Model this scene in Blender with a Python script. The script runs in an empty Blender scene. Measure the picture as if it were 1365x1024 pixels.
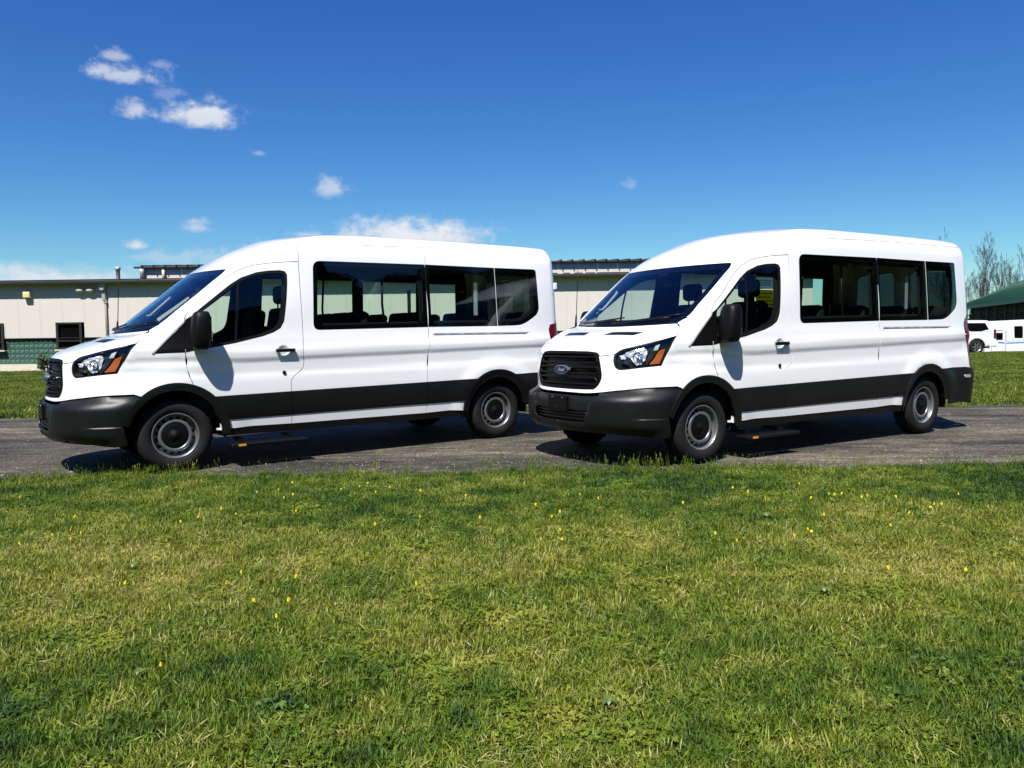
import bpy, bmesh, math, random
import numpy as np
from mathutils import Matrix, Vector, Euler
from mathutils.geometry import delaunay_2d_cdt

R = math.radians
random.seed(4)
rng = np.random.default_rng(11)
scene = bpy.context.scene
COL = scene.collection

# ------------------------------------------------------------------ camera
CAM_H, PITCH, ROLL = 1.28934, 0.0623310, -0.0138397
cd = bpy.data.cameras.new('camera')
cd.sensor_width = 36.0
cd.lens = 1072.566 / 1365.0 * 36.0
cd.clip_start = 0.05
cd.clip_end = 3000.0
cam = bpy.data.objects.new('camera', cd)
COL.objects.link(cam)
fw = Vector((0, math.cos(PITCH), -math.sin(PITCH)))
up0 = Vector((0, math.sin(PITCH), math.cos(PITCH)))
xw = Vector((1, 0, 0))
cx = math.cos(ROLL) * xw + math.sin(ROLL) * up0
cy = -math.sin(ROLL) * xw + math.cos(ROLL) * up0
cz = -fw
M_ = Matrix((cx, cy, cz)).transposed().to_4x4()
M_.translation = Vector((0, 0, CAM_H))
cam.matrix_world = M_
scene.camera = cam

# ------------------------------------------------------------------ light
SUN_TO = Vector((-0.19, -0.61, 1.0)).normalized()          # direction towards the sun
SUN_EL = math.asin(SUN_TO.z)
SUN_AZ = math.atan2(SUN_TO.x, SUN_TO.y)                    # clockwise from +Y
sl = bpy.data.lights.new('sun', 'SUN')
sl.energy = 4.9
sl.angle = R(0.53)
sl.color = (1.0, 0.965, 0.92)
sun = bpy.data.objects.new('sun', sl)
sun.rotation_euler = SUN_TO.to_track_quat('Z', 'Y').to_euler()
sun.location = (-4, -12, 30)
COL.objects.link(sun)

world = bpy.data.worlds.new('World')
scene.world = world
world.use_nodes = True
SKY_STRENGTH = 0.078
def build_world():
    nt = world.node_tree
    N, L = nt.nodes, nt.links
    N.clear()
    out = N.new('ShaderNodeOutputWorld')
    bg = N.new('ShaderNodeBackground')
    bg.inputs['Strength'].default_value = SKY_STRENGTH
    L.new(bg.outputs[0], out.inputs[0])
    sky = N.new('ShaderNodeTexSky')
    sky.sky_type = 'NISHITA'
    sky.sun_disc = False
    sky.sun_elevation = SUN_EL
    sky.sun_rotation = SUN_AZ
    sky.air_density = 1.0
    sky.dust_density = 0.3
    sky.ozone_density = 2.5
    hs = N.new('ShaderNodeHueSaturation')
    hs.inputs['Saturation'].default_value = 1.22
    hs.inputs['Value'].default_value = 1.0
    L.new(sky.outputs[0], hs.inputs['Color'])
    # deeper, more contrasty blue, as the photograph's sky: one power curve per channel over the whole dome
    sep = N.new('ShaderNodeSeparateColor'); L.new(hs.outputs[0], sep.inputs[0])
    comb = N.new('ShaderNodeCombineColor')
    for i, (ref, gain, ex) in enumerate(((3.3, 1.52, 1.24), (5.5, 4.00, 1.27), (7.15, 6.20, .93))):
        a_ = N.new('ShaderNodeMath'); a_.operation = 'DIVIDE'; L.new(sep.outputs[i], a_.inputs[0]); a_.inputs[1].default_value = ref
        b_ = N.new('ShaderNodeMath'); b_.operation = 'POWER'; L.new(a_.outputs[0], b_.inputs[0]); b_.inputs[1].default_value = ex
        c_ = N.new('ShaderNodeMath'); c_.operation = 'MULTIPLY'; L.new(b_.outputs[0], c_.inputs[0]); c_.inputs[1].default_value = gain
        L.new(c_.outputs[0], comb.inputs[i])
    tc = N.new('ShaderNodeTexCoord')
    def math_(op, a, b=None, c=None):
        n = N.new('ShaderNodeMath'); n.operation = op
        for i, v in enumerate((a, b, c)):
            if v is None: continue
            if isinstance(v, (int, float)): n.inputs[i].default_value = v
            else: L.new(v, n.inputs[i])
        return n.outputs[0]
    def dot(v):
        n = N.new('ShaderNodeVectorMath'); n.operation = 'DOT_PRODUCT'
        L.new(tc.outputs['Generated'], n.inputs[0]); n.inputs[1].default_value = v
        return n.outputs['Value']
    def noise(scale, detail, rough, stretch=(1, 1, 1)):
        mp = N.new('ShaderNodeMapping'); mp.inputs['Scale'].default_value = stretch
        L.new(tc.outputs['Generated'], mp.inputs['Vector'])
        n = N.new('ShaderNodeTexNoise'); n.inputs['Scale'].default_value = scale
        n.inputs['Detail'].default_value = detail; n.inputs['Roughness'].default_value = rough
        L.new(mp.outputs[0], n.inputs['Vector'])
        return n.outputs['Fac']
    n1 = noise(30, 8, .60, (1, 1, 1.6))
    n2 = noise(85, 6, .58, (1, 1, 1.3))
    nz = math_('ADD', math_('MULTIPLY', math_('SUBTRACT', n1, .5), 4.6), math_('MULTIPLY', math_('SUBTRACT', n2, .5), 2.2))
    # direction, half width and half height (radians), opacity, raggedness
    clouds = [
        ((-.4028, .8716, .2793), .038, .014, .70, .60), ((-.4110, .8623, .2957), .015, .011, .55, .6),
        ((-.3350, .9097, .2456), .050, .023, .88, .42), ((-.4014, .8826, .2448), .026, .014, .68, .5),
        ((-.3680, .8912, .2651), .026, .012, .24, .9), ((-.2089, .9624, .1735), .026, .016, .62, .45),
        ((-.3566, .9257, .1260), .021, .012, .55, .5), ((-.4171, .9030, .1032), .015, .008, .80, .35),
        ((-.1150, .9870, .1190), .115, .028, .98, .34), ((-.4968, .8650, .0640), .140, .020, .80, .30),
        ((-.3800, .9150, .0900), .060, .012, .34, .8), ((-.2859, .9351, .2095), .009, .005, .35, .6),
        ((.1444, .9739, .1752), .014, .009, .26, .6), ((-.2398, .9632, .1190), .030, .008, .50, .6),
        ((-.3780, .8890, .2950), .014, .006, .30, .7), ((-.2900, .9480, .0950), .060, .014, .45, .7)]
    cover = None
    vert = None
    for d, a, b, op, rag in clouds:
        d = Vector(d).normalized()
        u = Vector((d.y, -d.x, 0)).normalized()
        v = u.cross(d)
        du = math_('DIVIDE', dot(u), a)
        dv = math_('DIVIDE', dot(v), b)
        low = math_('MULTIPLY', math_('MINIMUM', dv, 0.0), .55)     # flatter bases
        q = math_('ADD', math_('MULTIPLY', du, du), math_('MULTIPLY', math_('ADD', dv, low), math_('ADD', dv, low)))
        f = math_('SUBTRACT', 1.0, math_('SQRT', q))
        f = math_('ADD', f, math_('MULTIPLY', nz, rag))
        mr = N.new('ShaderNodeMapRange'); mr.interpolation_type = 'SMOOTHSTEP'
        mr.inputs['From Min'].default_value = -.12; mr.inputs['From Max'].default_value = .85
        mr.inputs['To Max'].default_value = op
        L.new(f, mr.inputs['Value'])
        front = math_('GREATER_THAN', dot(d), .8)
        m = math_('MULTIPLY', mr.outputs[0], front)
        cover = m if cover is None else math_('MAXIMUM', cover, m)
        w = math_('MULTIPLY', m, math_('MULTIPLY_ADD', dv, .35, .5))
        vert = w if vert is None else math_('MAXIMUM', vert, w)
    ramp = N.new('ShaderNodeMix'); ramp.data_type = 'RGBA'
    L.new(math_('MINIMUM', math_('ADD', vert, .25), 1.0), ramp.inputs['Factor'])
    ramp.inputs['A'].default_value = (3.9, 4.4, 5.4, 1)
    ramp.inputs['B'].default_value = (6.7, 6.8, 7.0, 1)
    mix = N.new('ShaderNodeMix'); mix.data_type = 'RGBA'
    L.new(cover, mix.inputs['Factor'])
    L.new(comb.outputs[0], mix.inputs['A'])
    L.new(ramp.outputs['Result'], mix.inputs['B'])
    L.new(mix.outputs['Result'], bg.inputs['Color'])
build_world()

vs = scene.view_settings
vs.view_transform = 'Standard'
vs.look = 'None'
vs.exposure = 0.80
vs.gamma = 1.0
vs.use_curve_mapping = False
scene.cycles.max_bounces = 8
scene.cycles.transparent_max_bounces = 24
scene.cycles.diffuse_bounces = 3
scene.cycles.glossy_bounces = 4
scene.cycles.caustics_reflective = False
scene.cycles.caustics_refractive = False

# ------------------------------------------------------------------ materials
def rgb(r, g, b): return (r, g, b, 1.0)
def new_mat(name):
    m = bpy.data.materials.new(name); m.use_nodes = True
    return m, m.node_tree, m.node_tree.nodes['Principled BSDF']
def mat(name, color, rough=.5, metal=0., coat=0., spec=.5, var=0., vscale=6., bump=0., bscale=200., emit=None):
    m, nt, p = new_mat(name)
    p.inputs['Base Color'].default_value = rgb(*color)
    p.inputs['Roughness'].default_value = rough
    p.inputs['Metallic'].default_value = metal
    p.inputs['Coat Weight'].default_value = coat
    p.inputs['Coat Roughness'].default_value = .03
    p.inputs['Specular IOR Level'].default_value = spec
    if var or bump:
        tc = nt.nodes.new('ShaderNodeTexCoord')
    if var:
        n = nt.nodes.new('ShaderNodeTexNoise'); n.inputs['Scale'].default_value = vscale
        n.inputs['Detail'].default_value = 5; nt.links.new(tc.outputs['Object'], n.inputs['Vector'])
        mr = nt.nodes.new('ShaderNodeMapRange'); mr.inputs['To Min'].default_value = 1 - var; mr.inputs['To Max'].default_value = 1 + var
        mr.inputs['From Min'].default_value = .25; mr.inputs['From Max'].default_value = .75
        nt.links.new(n.outputs['Fac'], mr.inputs['Value'])
        mx = nt.nodes.new('ShaderNodeMix'); mx.data_type = 'RGBA'; mx.blend_type = 'MULTIPLY'; mx.inputs['Factor'].default_value = 1
        mx.inputs['A'].default_value = rgb(*color); nt.links.new(mr.outputs[0], mx.inputs['B'])
        nt.links.new(mx.outputs['Result'], p.inputs['Base Color'])
    if bump:
        n = nt.nodes.new('ShaderNodeTexNoise'); n.inputs['Scale'].default_value = bscale; n.inputs['Detail'].default_value = 3
        nt.links.new(tc.outputs['Object'], n.inputs['Vector'])
        b = nt.nodes.new('ShaderNodeBump'); b.inputs['Strength'].default_value = bump; b.inputs['Distance'].default_value = .004
        nt.links.new(n.outputs['Fac'], b.inputs['Height']); nt.links.new(b.outputs[0], p.inputs['Normal'])
    return m
def glass_mat(name, tint, refl=1.0):
    m = bpy.data.materials.new(name); m.use_nodes = True
    nt = m.node_tree; N, L = nt.nodes, nt.links
    N.clear()
    out = N.new('ShaderNodeOutputMaterial'); mix = N.new('ShaderNodeMixShader')
    tr = N.new('ShaderNodeBsdfTransparent'); tr.inputs[0].default_value = rgb(*tint)
    gl = N.new('ShaderNodeBsdfGlossy'); gl.inputs['Roughness'].default_value = 0.0
    gl.inputs['Color'].default_value = (.95, .97, 1, 1)
    geo = N.new('ShaderNodeNewGeometry')
    mr = N.new('ShaderNodeMapRange'); mr.inputs['To Min'].default_value = 1.5; mr.inputs['To Max'].default_value = 1 / 1.5
    L.new(geo.outputs['Backfacing'], mr.inputs['Value'])
    fr = N.new('ShaderNodeFresnel'); L.new(mr.outputs[0], fr.inputs['IOR'])
    mu = N.new('ShaderNodeMath'); mu.operation = 'MULTIPLY'; mu.inputs[1].default_value = refl
    L.new(fr.outputs[0], mu.inputs[0])
    L.new(mu.outputs[0], mix.inputs[0]); L.new(tr.outputs[0], mix.inputs[1]); L.new(gl.outputs[0], mix.inputs[2])
    L.new(mix.outputs[0], out.inputs[0])
    return m

MT = dict(
    paint=mat('white_paint', (.82, .822, .822), .30, coat=1., var=.012, vscale=2.),
    clad=mat('dark_grey_plastic', (.0062, .0066, .0068), .40, spec=.30, var=.10, vscale=9., bump=.12, bscale=900.),
    black=mat('black_plastic', (.004, .004, .0045), .40, spec=.3, var=.1),
    satin=mat('satin_black_plastic', (.0022, .0022, .0023), .50, spec=.20, bump=.12, bscale=700.),
    gloss=mat('gloss_black', (.003, .003, .0035), .10, spec=.35),
    rubber=mat('tyre_rubber', (.0095, .0095, .0095), .75, spec=.25, var=.25, vscale=14., bump=.3, bscale=160.),
    seal=mat('rubber_seal', (.004, .004, .004), .55, spec=.25),
    steel=mat('wheel_steel', (.29, .29, .295), .34, metal=.75, var=.10, vscale=20.),
    darkmetal=mat('dark_metal', (.05, .05, .05), .5, metal=.6, var=.2),
    chrome=mat('chrome', (.85, .86, .88), .07, metal=1.),
    satinchrome=mat('satin_silver', (.62, .64, .66), .28, metal=.9),
    lampchrome=mat('lamp_chrome', (.80, .81, .82), .26, metal=.55, coat=.4),
    priv=glass_mat('privacy_glass', (.035, .045, .05), 1.0),
    amber=mat('amber_lens', (.40, .105, .030), .25, coat=.8, var=.1, vscale=60.),
    amberrefl=mat('amber_reflector', (.60, .27, .02), .2, coat=.5),
    red=mat('red_lens', (.11, .004, .007), .18, coat=.3),
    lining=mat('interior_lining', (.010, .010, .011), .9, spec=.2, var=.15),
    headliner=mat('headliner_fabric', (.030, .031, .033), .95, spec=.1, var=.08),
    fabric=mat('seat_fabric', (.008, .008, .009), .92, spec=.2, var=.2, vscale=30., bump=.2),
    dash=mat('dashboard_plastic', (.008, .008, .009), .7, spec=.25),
    handle=mat('grey_trim_plastic', (.34, .35, .36), .5),
    under=mat('underbody', (.005, .005, .005), .8, var=.3),
    blue=mat('badge_blue', (.003, .010, .050), .35, spec=.3),
    paper=mat('sticker_paper', (.75, .75, .70), .5),
    yellow=mat('sticker_yellow', (.75, .55, .03), .5),
    ink=mat('sticker_ink', (.04, .04, .04), .5),
    clear=glass_mat('clear_lens', (.96, .97, .98), 1.0),
    ws=glass_mat('windshield_glass', (.78, .89, .86), 1.3),
    door_glass=glass_mat('door_glass', (.76, .89, .83), 1.0),
    tint=glass_mat('tinted_glass', (.74, .86, .80), 1.0),
    lampdark=mat('lamp_dark_chrome', (.10, .105, .11), .2, metal=.8),
    lampblack=mat('lamp_black', (.011, .011, .012), .35, spec=.3),
    bar=mat('pull_strap_metal', (.55, .56, .57), .4, metal=.6),
)

# ------------------------------------------------------------------ object helpers
def link_mesh(name, me, m, parent=None, smooth=None):
    o = bpy.data.objects.new(name, me)
    COL.objects.link(o)
    if m is not None and not me.materials:
        me.materials.append(m)
    if parent is not None:
        o.parent = parent
    return o
def obj_bm(name, bm, m, parent=None, smooth=False):
    me = bpy.data.meshes.new(name)
    bm.normal_update()
    bm.to_mesh(me); bm.free()
    if smooth:
        me.polygons.foreach_set('use_smooth', [True] * len(me.polygons))
    return link_mesh(name, me, m, parent)
def obj_py(name, verts, faces, m, parent=None, smooth=False):
    me = bpy.data.meshes.new(name)
    me.from_pydata([tuple(v) for v in verts], [], [tuple(f) for f in faces])
    me.update()
    if smooth:
        me.polygons.foreach_set('use_smooth', [True] * len(me.polygons))
    return link_mesh(name, me, m, parent)
def empty(name, loc=(0, 0, 0), rz=0.):
    o = bpy.data.objects.new(name, None)
    o.empty_display_size = .3
    COL.objects.link(o); o.location = loc; o.rotation_euler = (0, 0, rz)
    return o
def tag(o, label=None, cat=None, group=None, kind=None):
    if label: o['label'] = label
    if cat: o['category'] = cat
    if group: o['group'] = group
    if kind: o['kind'] = kind
    return o
def copy_tree(o, parent=None):
    c = o.copy(); COL.objects.link(c)
    if parent is not None: c.parent = parent
    for ch in list(o.children):
        copy_tree(ch, c)
    return c
def add_box(bm, c, s, bev=0., rot=None, seg=2):
    g = bmesh.ops.create_cube(bm, size=1.)
    vs_ = g['verts']
    bmesh.ops.scale(bm, verts=vs_, vec=s)
    if bev:
        es = list({e for v in vs_ for e in v.link_edges})
        r = bmesh.ops.bevel(bm, geom=es, offset=bev, segments=seg, profile=.5, affect='EDGES')
        vs_ = list({v for f in r['faces'] for v in f.verts} | {v for v in vs_ if v.is_valid})
    if rot is not None:
        bmesh.ops.rotate(bm, verts=vs_, cent=(0, 0, 0), matrix=Euler(rot).to_matrix())
    bmesh.ops.translate(bm, verts=vs_, vec=c)
    return vs_
def box(name, c, s, m, parent=None, bev=0., rot=None, smooth=False):
    bm = bmesh.new(); add_box(bm, c, s, bev, rot)
    return obj_bm(name, bm, m, parent, smooth)
def add_tube(bm, pts, rad, n=8, closed=False, caps=True):
    pts = [Vector(p) for p in pts]
    rad = rad if isinstance(rad, (list, tuple)) else [rad] * len(pts)
    rings = []
    ref = None
    for i, p in enumerate(pts):
        a = pts[i - 1] if (i or closed) else pts[i]
        b = pts[(i + 1) % len(pts)] if (i < len(pts) - 1 or closed) else pts[i]
        t = (b - a).normalized()
        if ref is None:
            ref = t.orthogonal().normalized()
        ref = (ref - t * ref.dot(t)).normalized()
        s = t.cross(ref)
        rings.append([bm.verts.new(p + (ref * math.cos(k * 2 * math.pi / n) + s * math.sin(k * 2 * math.pi / n)) * rad[i]) for k in range(n)])
    m_ = len(rings)
    for i in range(m_ if closed else m_ - 1):
        A, B = rings[i], rings[(i + 1) % m_]
        for k in range(n):
            bm.faces.new((A[k], A[(k + 1) % n], B[(k + 1) % n], B[k]))
    if caps and not closed:
        bm.faces.new(rings[0][::-1]); bm.faces.new(rings[-1])
def tube(name, pts, rad, m, parent=None, n=8, closed=False):
    bm = bmesh.new(); add_tube(bm, pts, rad, n, closed)
    bmesh.ops.recalc_face_normals(bm, faces=bm.faces[:])
    return obj_bm(name, bm, m, parent, True)
def lathe(profile, seg=48, skip=None):
    """profile of (radius, y) turned about the y axis; skip(ring, k) leaves a face out"""
    V, Fc = [], []
    for (r, y) in profile:
        for k in range(seg):
            t = 2 * math.pi * k / seg
            V.append((r * math.cos(t), y, r * math.sin(t)))
    for i in range(len(profile) - 1):
        for k in range(seg):
            if skip and skip(i, k): continue
            k2 = (k + 1) % seg
            Fc.append((i * seg + k, i * seg + k2, (i + 1) * seg + k2, (i + 1) * seg + k))
    return V, Fc

# ------------------------------------------------------------------ the van's outer surface
# van frame: x rearward from the front axle, y negative towards the driver's side, z up (metres)
def pchip(xk, yk):
    xk = np.array(xk, float); yk = np.array(yk, float); h = np.diff(xk); d = np.diff(yk) / h
    m = np.zeros_like(yk)
    for i in range(1, len(xk) - 1):
        if d[i - 1] * d[i] > 0:
            w1 = 2 * h[i] + h[i - 1]; w2 = h[i] + 2 * h[i - 1]
            m[i] = (w1 + w2) / (w1 / d[i - 1] + w2 / d[i])
    m[0] = d[0]; m[-1] = d[-1]
    def f(x):
        x = np.asarray(x, float); i = np.clip(np.searchsorted(xk, x) - 1, 0, len(h) - 1)
        t = (x - xk[i]) / h[i]; tc = np.clip(t, 0, 1)
        y = (1 + 2 * tc) * (1 - tc) ** 2 * yk[i] + tc * (1 - tc) ** 2 * h[i] * m[i] + tc * tc * (3 - 2 * tc) * yk[i + 1] + tc * tc * (tc - 1) * h[i] * m[i + 1]
        return y + np.where(t < 0, (x - xk[0]) * m[0], 0) + np.where(t > 1, (x - xk[-1]) * m[-1], 0)
    return f
def sstep(a, b, x):
    t = np.clip((x - a) / (b - a), 0, 1)
    return t * t * (3 - 2 * t)
w0 = pchip([.15, .30, .40, .48, .62, .75, .88, .97, 1.06, 1.125, 1.17, 1.24, 1.37, 1.7, 2.1, 2.34, 2.7],
           [.93, .972, .984, .993, 1.010, 1.015, 1.013, 1.003, 1.004, 1.018, 1.020, 1.008, .992, .974, .946, .914, .85])
tlo = pchip([-1.2, -.9, -.7, -.5, -.3, 0, .3, 6], [-.20, -.09, -.03, -.005, 0, 0, 0, 0])
thi = pchip([-1.2, -.9, -.7, -.5, -.3, -.165, 0, .3, 6], [-.34, -.21, -.135, -.085, -.060, -.040, -.016, 0, 0])
nose = pchip([.1, .22, .33, .45, .60, .685, .715, .85, 1.0, 1.12, 1.25, 1.5],
             [-.86, -.95, -1.02, -1.045, -1.042, -1.025, -.965, -.965, -.95, -.915, -.85, -.70])
ftop = pchip([-.9, -.33, .10, .44, .55, .70, .90, 1.2, 1.6, 2.1, 3, 4, 4.7, 5.2],
             [.87, 1.355, 1.71, 1.98, 2.055, 2.15, 2.255, 2.365, 2.425, 2.44, 2.44, 2.435, 2.415, 2.37])
fhood = pchip([-1.2, -.95, -.8, -.6, -.4, -.25, -.1, .2], [.98, 1.115, 1.185, 1.255, 1.315, 1.350, 1.385, 1.44])
def ring(x, z, cx_, cz_, r0, r1, r2):
    r = np.hypot(x - cx_, z - cz_)
    return sstep(r2, r1, r) * sstep(r0 - .08, r0, r)
def W(x, z):
    k = sstep(.72, 1.0, z)
    zz = z - .020 * (x - 2.4) * sstep(.80, .95, z) * sstep(1.30, 1.18, z) * sstep(0, .8, x)
    flat = sstep(.75, .15, x)                       # the pressing fades out towards the fender
    w = w0(zz) * (1 - flat * .0) + .011 * flat * np.exp(-((z - 1.01) / .07) ** 2)
    w = w + tlo(x) * (1 - k) + thi(x) * k
    w = w - .085 * sstep(1.5, 2.1, z) * sstep(1.6, .5, x) - .03 * sstep(4.3, 4.9, x) * sstep(.8, 1.2, z)
    w = w + .016 * ring(x, z, 3.75, .36, .5, .53, .70) + .010 * ring(x, z, .02, .36, .5, .53, .72)
    g = sstep(2.84, 2.90, x) * sstep(4.27, 4.20, x) * sstep(1.308, 1.296, z) * sstep(1.225, 1.26, z)
    dish = sstep(.085, .03, np.hypot(x - 1.075, (z - 1.135) * 1.1))
    return w - .014 * g - .020 * dish
def rmax(a, b, r):
    u = np.maximum(a + r, 0); v = np.maximum(b + r, 0)
    return np.where((u > 0) & (v > 0), np.sqrt(u * u + v * v) - r, np.maximum(a, b))
def F(P):
    x, y, z = P[..., 0], np.abs(P[..., 1]), P[..., 2]
    y2 = y * y
    fs = y - W(x, z)
    zr = ftop(x - .22 * y2) - .06 * y2 * sstep(.6, 1.2, x)
    zh = fhood(x - .10 * y2) - (.02 * y2 + .05 * y2 * y2) * sstep(-.22, -.6, x)
    ft = np.minimum((z - zr) * .80, (z - zh) * .95)
    ka = sstep(.66, .74, z)
    ff = (nose(z) + (.14 + .06 * ka) * y2 + (.28 + .02 * ka) * y2 * y2) - x
    fr = x - (4.84 + .02 * np.clip(1.2 - z, -2, 1) - .015 * np.clip(z - 1.3, 0, 2) - .06 * y2)
    rt = .06 + .10 * sstep(.5, 1.2, x)
    f = rmax(fs, ff, .12)
    f = rmax(f, ft, rt)
    f = rmax(f, fr, .13)
    return np.maximum(f, .16 - z)
EYE3 = np.eye(3)
def grad(P, e=3e-3):
    g = np.stack([F(P + EYE3[i] * e) - F(P - EYE3[i] * e) for i in range(3)], -1)
    return g / np.maximum(np.linalg.norm(g, axis=-1, keepdims=True), 1e-9)
def shoot(O, D, tmax=6.):
    lo = np.zeros(D.shape[:-1]); hi = np.full_like(lo, tmax)
    for _ in range(26):
        m = (lo + hi) / 2; i = F(O + D * m[..., None]) < 0
        lo = np.where(i, m, lo); hi = np.where(i, hi, m)
    return O + D * hi[..., None]
def S(pts):                                   # side: (x, z) -> surface point on the driver's side
    p = np.atleast_2d(np.array(pts, float))
    O = np.stack([p[:, 0], 0 * p[:, 0], p[:, 1]], 1)
    return shoot(O, np.tile([0., -1, 0], (len(p), 1)), 1.6)
def Nn(pts):                                  # nose: (y, z)
    p = np.atleast_2d(np.array(pts, float))
    O = np.stack([0 * p[:, 0] + .1, p[:, 0], p[:, 1]], 1)
    return shoot(O, np.tile([-1., 0, 0], (len(p), 1)), 1.6)
def Tt(pts, z0=1.0):                          # top: (x, y)
    p = np.atleast_2d(np.array(pts, float))
    O = np.stack([p[:, 0], p[:, 1], 0 * p[:, 0] + z0], 1)
    return shoot(O, np.tile([0., 0, 1], (len(p), 1)), 2.)
def Bk(pts):                                  # back: (y, z)
    p = np.atleast_2d(np.array(pts, float))
    O = np.stack([0 * p[:, 0] + 3.8, p[:, 0], p[:, 1]], 1)
    return shoot(O, np.tile([1., 0, 0], (len(p), 1)), 1.6)
OF = np.array([.10, 0, .72])                  # chart centres inside the van
OB = np.array([2.3, 0, 1.25])
def onto(P, O):                               # pull loose points radially onto the surface
    P = np.atleast_2d(np.array(P, float))
    d = P - O; d /= np.linalg.norm(d, axis=1, keepdims=True)
    return shoot(O, d)
def chart(P, O):
    d = P - O; d = d / np.linalg.norm(d, axis=1, keepdims=True)
    k = 1. / np.maximum(1 - d[:, 1], 1e-6)
    return np.stack([d[:, 0] * k, d[:, 2] * k], 1)
def unchart(uv, O):
    s = (uv ** 2).sum(1)
    d = np.stack([2 * uv[:, 0] / (1 + s), -(1 - s) / (1 + s), 2 * uv[:, 1] / (1 + s)], 1)
    return shoot(O, d)

def resample(P, step):
    out = []
    for i in range(len(P) - 1):
        n = max(1, int(round(np.linalg.norm(P[i + 1] - P[i]) / step)))
        for k in range(n):
            out.append(P[i] + (P[i + 1] - P[i]) * k / n)
    out.append(P[-1])
    return np.array(out)
def spline(P, step=.02, closed=False):
    """centripetal curve through the points, resampled"""
    P = np.atleast_2d(np.array(P, float))
    if len(P) < 3 and not closed:
        return resample(P, step)
    n = len(P)
    out = []
    for i in range(n if closed else n - 1):
        p0 = P[(i - 1) % n] if (closed or i > 0) else 2 * P[0] - P[1]
        p1, p2 = P[i % n], P[(i + 1) % n]
        p3 = P[(i + 2) % n] if (closed or i + 2 < n) else 2 * P[-1] - P[-2]
        d1 = max(np.linalg.norm(p2 - p1), 1e-9)
        d0 = max(np.linalg.norm(p1 - p0), 1e-9); d2 = max(np.linalg.norm(p3 - p2), 1e-9)
        m1 = ((p1 - p0) / d0 * d1 + (p2 - p1) / d1 * d0) / (d0 + d1) * d1
        m2 = ((p2 - p1) / d1 * d2 + (p3 - p2) / d2 * d1) / (d1 + d2) * d1
        k = max(1, int(math.ceil(d1 / step)))
        for j in range(k):
            t = j / k
            out.append((2 * t**3 - 3 * t**2 + 1) * p1 + (t**3 - 2 * t**2 + t) * m1 + (3 * t**2 - 2 * t**3) * p2 + (t**3 - t**2) * m2)
    if not closed: out.append(P[-1])
    return np.array(out)
def round_poly(P, r, seg=5):
    """closed 2-D polygon with rounded corners; r a number or one per corner"""
    P = [np.array(p, float) for p in P]; n = len(P); out = []
    for i in range(n):
        ri = r[i] if isinstance(r, (list, tuple)) else r
        a, b, c = P[i - 1], P[i], P[(i + 1) % n]
        if ri <= 0: out.append(b); continue
        u = (a - b) / np.linalg.norm(a - b); v = (c - b) / np.linalg.norm(c - b)
        q = min(ri, .49 * np.linalg.norm(a - b), .49 * np.linalg.norm(c - b))
        for k in range(seg + 1):
            t = k / seg
            out.append((1 - t) ** 2 * (b + u * q) + 2 * t * (1 - t) * b + t * t * (b + v * q))
    return np.array(out)
def close_loop(parts, step=.025):
    """join open curves (each an array of 3-D points) into one closed loop, dropping doubles"""
    L = []
    for p in parts:
        for q in np.atleast_2d(p):
            if not L or np.linalg.norm(q - L[-1]) > 1e-3: L.append(q)
    if np.linalg.norm(L[0] - L[-1]) < 1e-3: L.pop()
    L.append(L[0])
    return resample(np.array(L), step)[:-1]
def in_poly(uv, poly):
    x, y = uv[:, 0][:, None], uv[:, 1][:, None]
    px, py = poly[:, 0][None], poly[:, 1][None]
    qx, qy = np.roll(px, -1, 1), np.roll(py, -1, 1)
    c = ((py > y) != (qy > y)) & (x < (qx - px) * (y - py) / np.where(qy == py, 1e-12, qy - py) + px)
    return c.sum(1) % 2 == 1
def inset2(P, d):
    """inset of a closed 2-D polygon (d > 0 shrinks)"""
    P = np.array(P, float)
    A = .5 * np.sum(P[:, 0] * np.roll(P[:, 1], -1) - np.roll(P[:, 0], -1) * P[:, 1])
    t = np.roll(P, -1, 0) - np.roll(P, 1, 0); t /= np.maximum(np.linalg.norm(t, axis=1, keepdims=True), 1e-9)
    nrm = np.stack([-t[:, 1], t[:, 0]], 1) * (1 if A > 0 else -1)
    return P + nrm * d

# a cloud of surface points that fills the panels
def make_cloud(s):
    xs = np.arange(-1.05, 4.95, s); zs = np.arange(.2, 2.46, s)
    X, Z = np.meshgrid(xs, zs); A = S(np.stack([X.ravel(), Z.ravel()], 1))
    ys = np.arange(-1.0, .001, s); X, Y = np.meshgrid(xs, ys); B_ = Tt(np.stack([X.ravel(), Y.ravel()], 1))
    zs = np.arange(.2, 1.4, s); Y, Z = np.meshgrid(ys, zs); C_ = Nn(np.stack([Y.ravel(), Z.ravel()], 1))
    zs = np.arange(.2, 2.45, s * 1.6); Y, Z = np.meshgrid(ys[::2], zs); D_ = Bk(np.stack([Y.ravel(), Z.ravel()], 1))
    P = np.concatenate([A, B_, C_, D_])
    P = P[np.abs(F(P)) < 2e-3]
    _, i = np.unique(np.floor(P / (s * .62)).astype(int), axis=0, return_index=True)
    return P[np.sort(i)]
CLOUD = make_cloud(.042)
CLOUD_F = CLOUD[CLOUD[:, 0] < .9]

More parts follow.
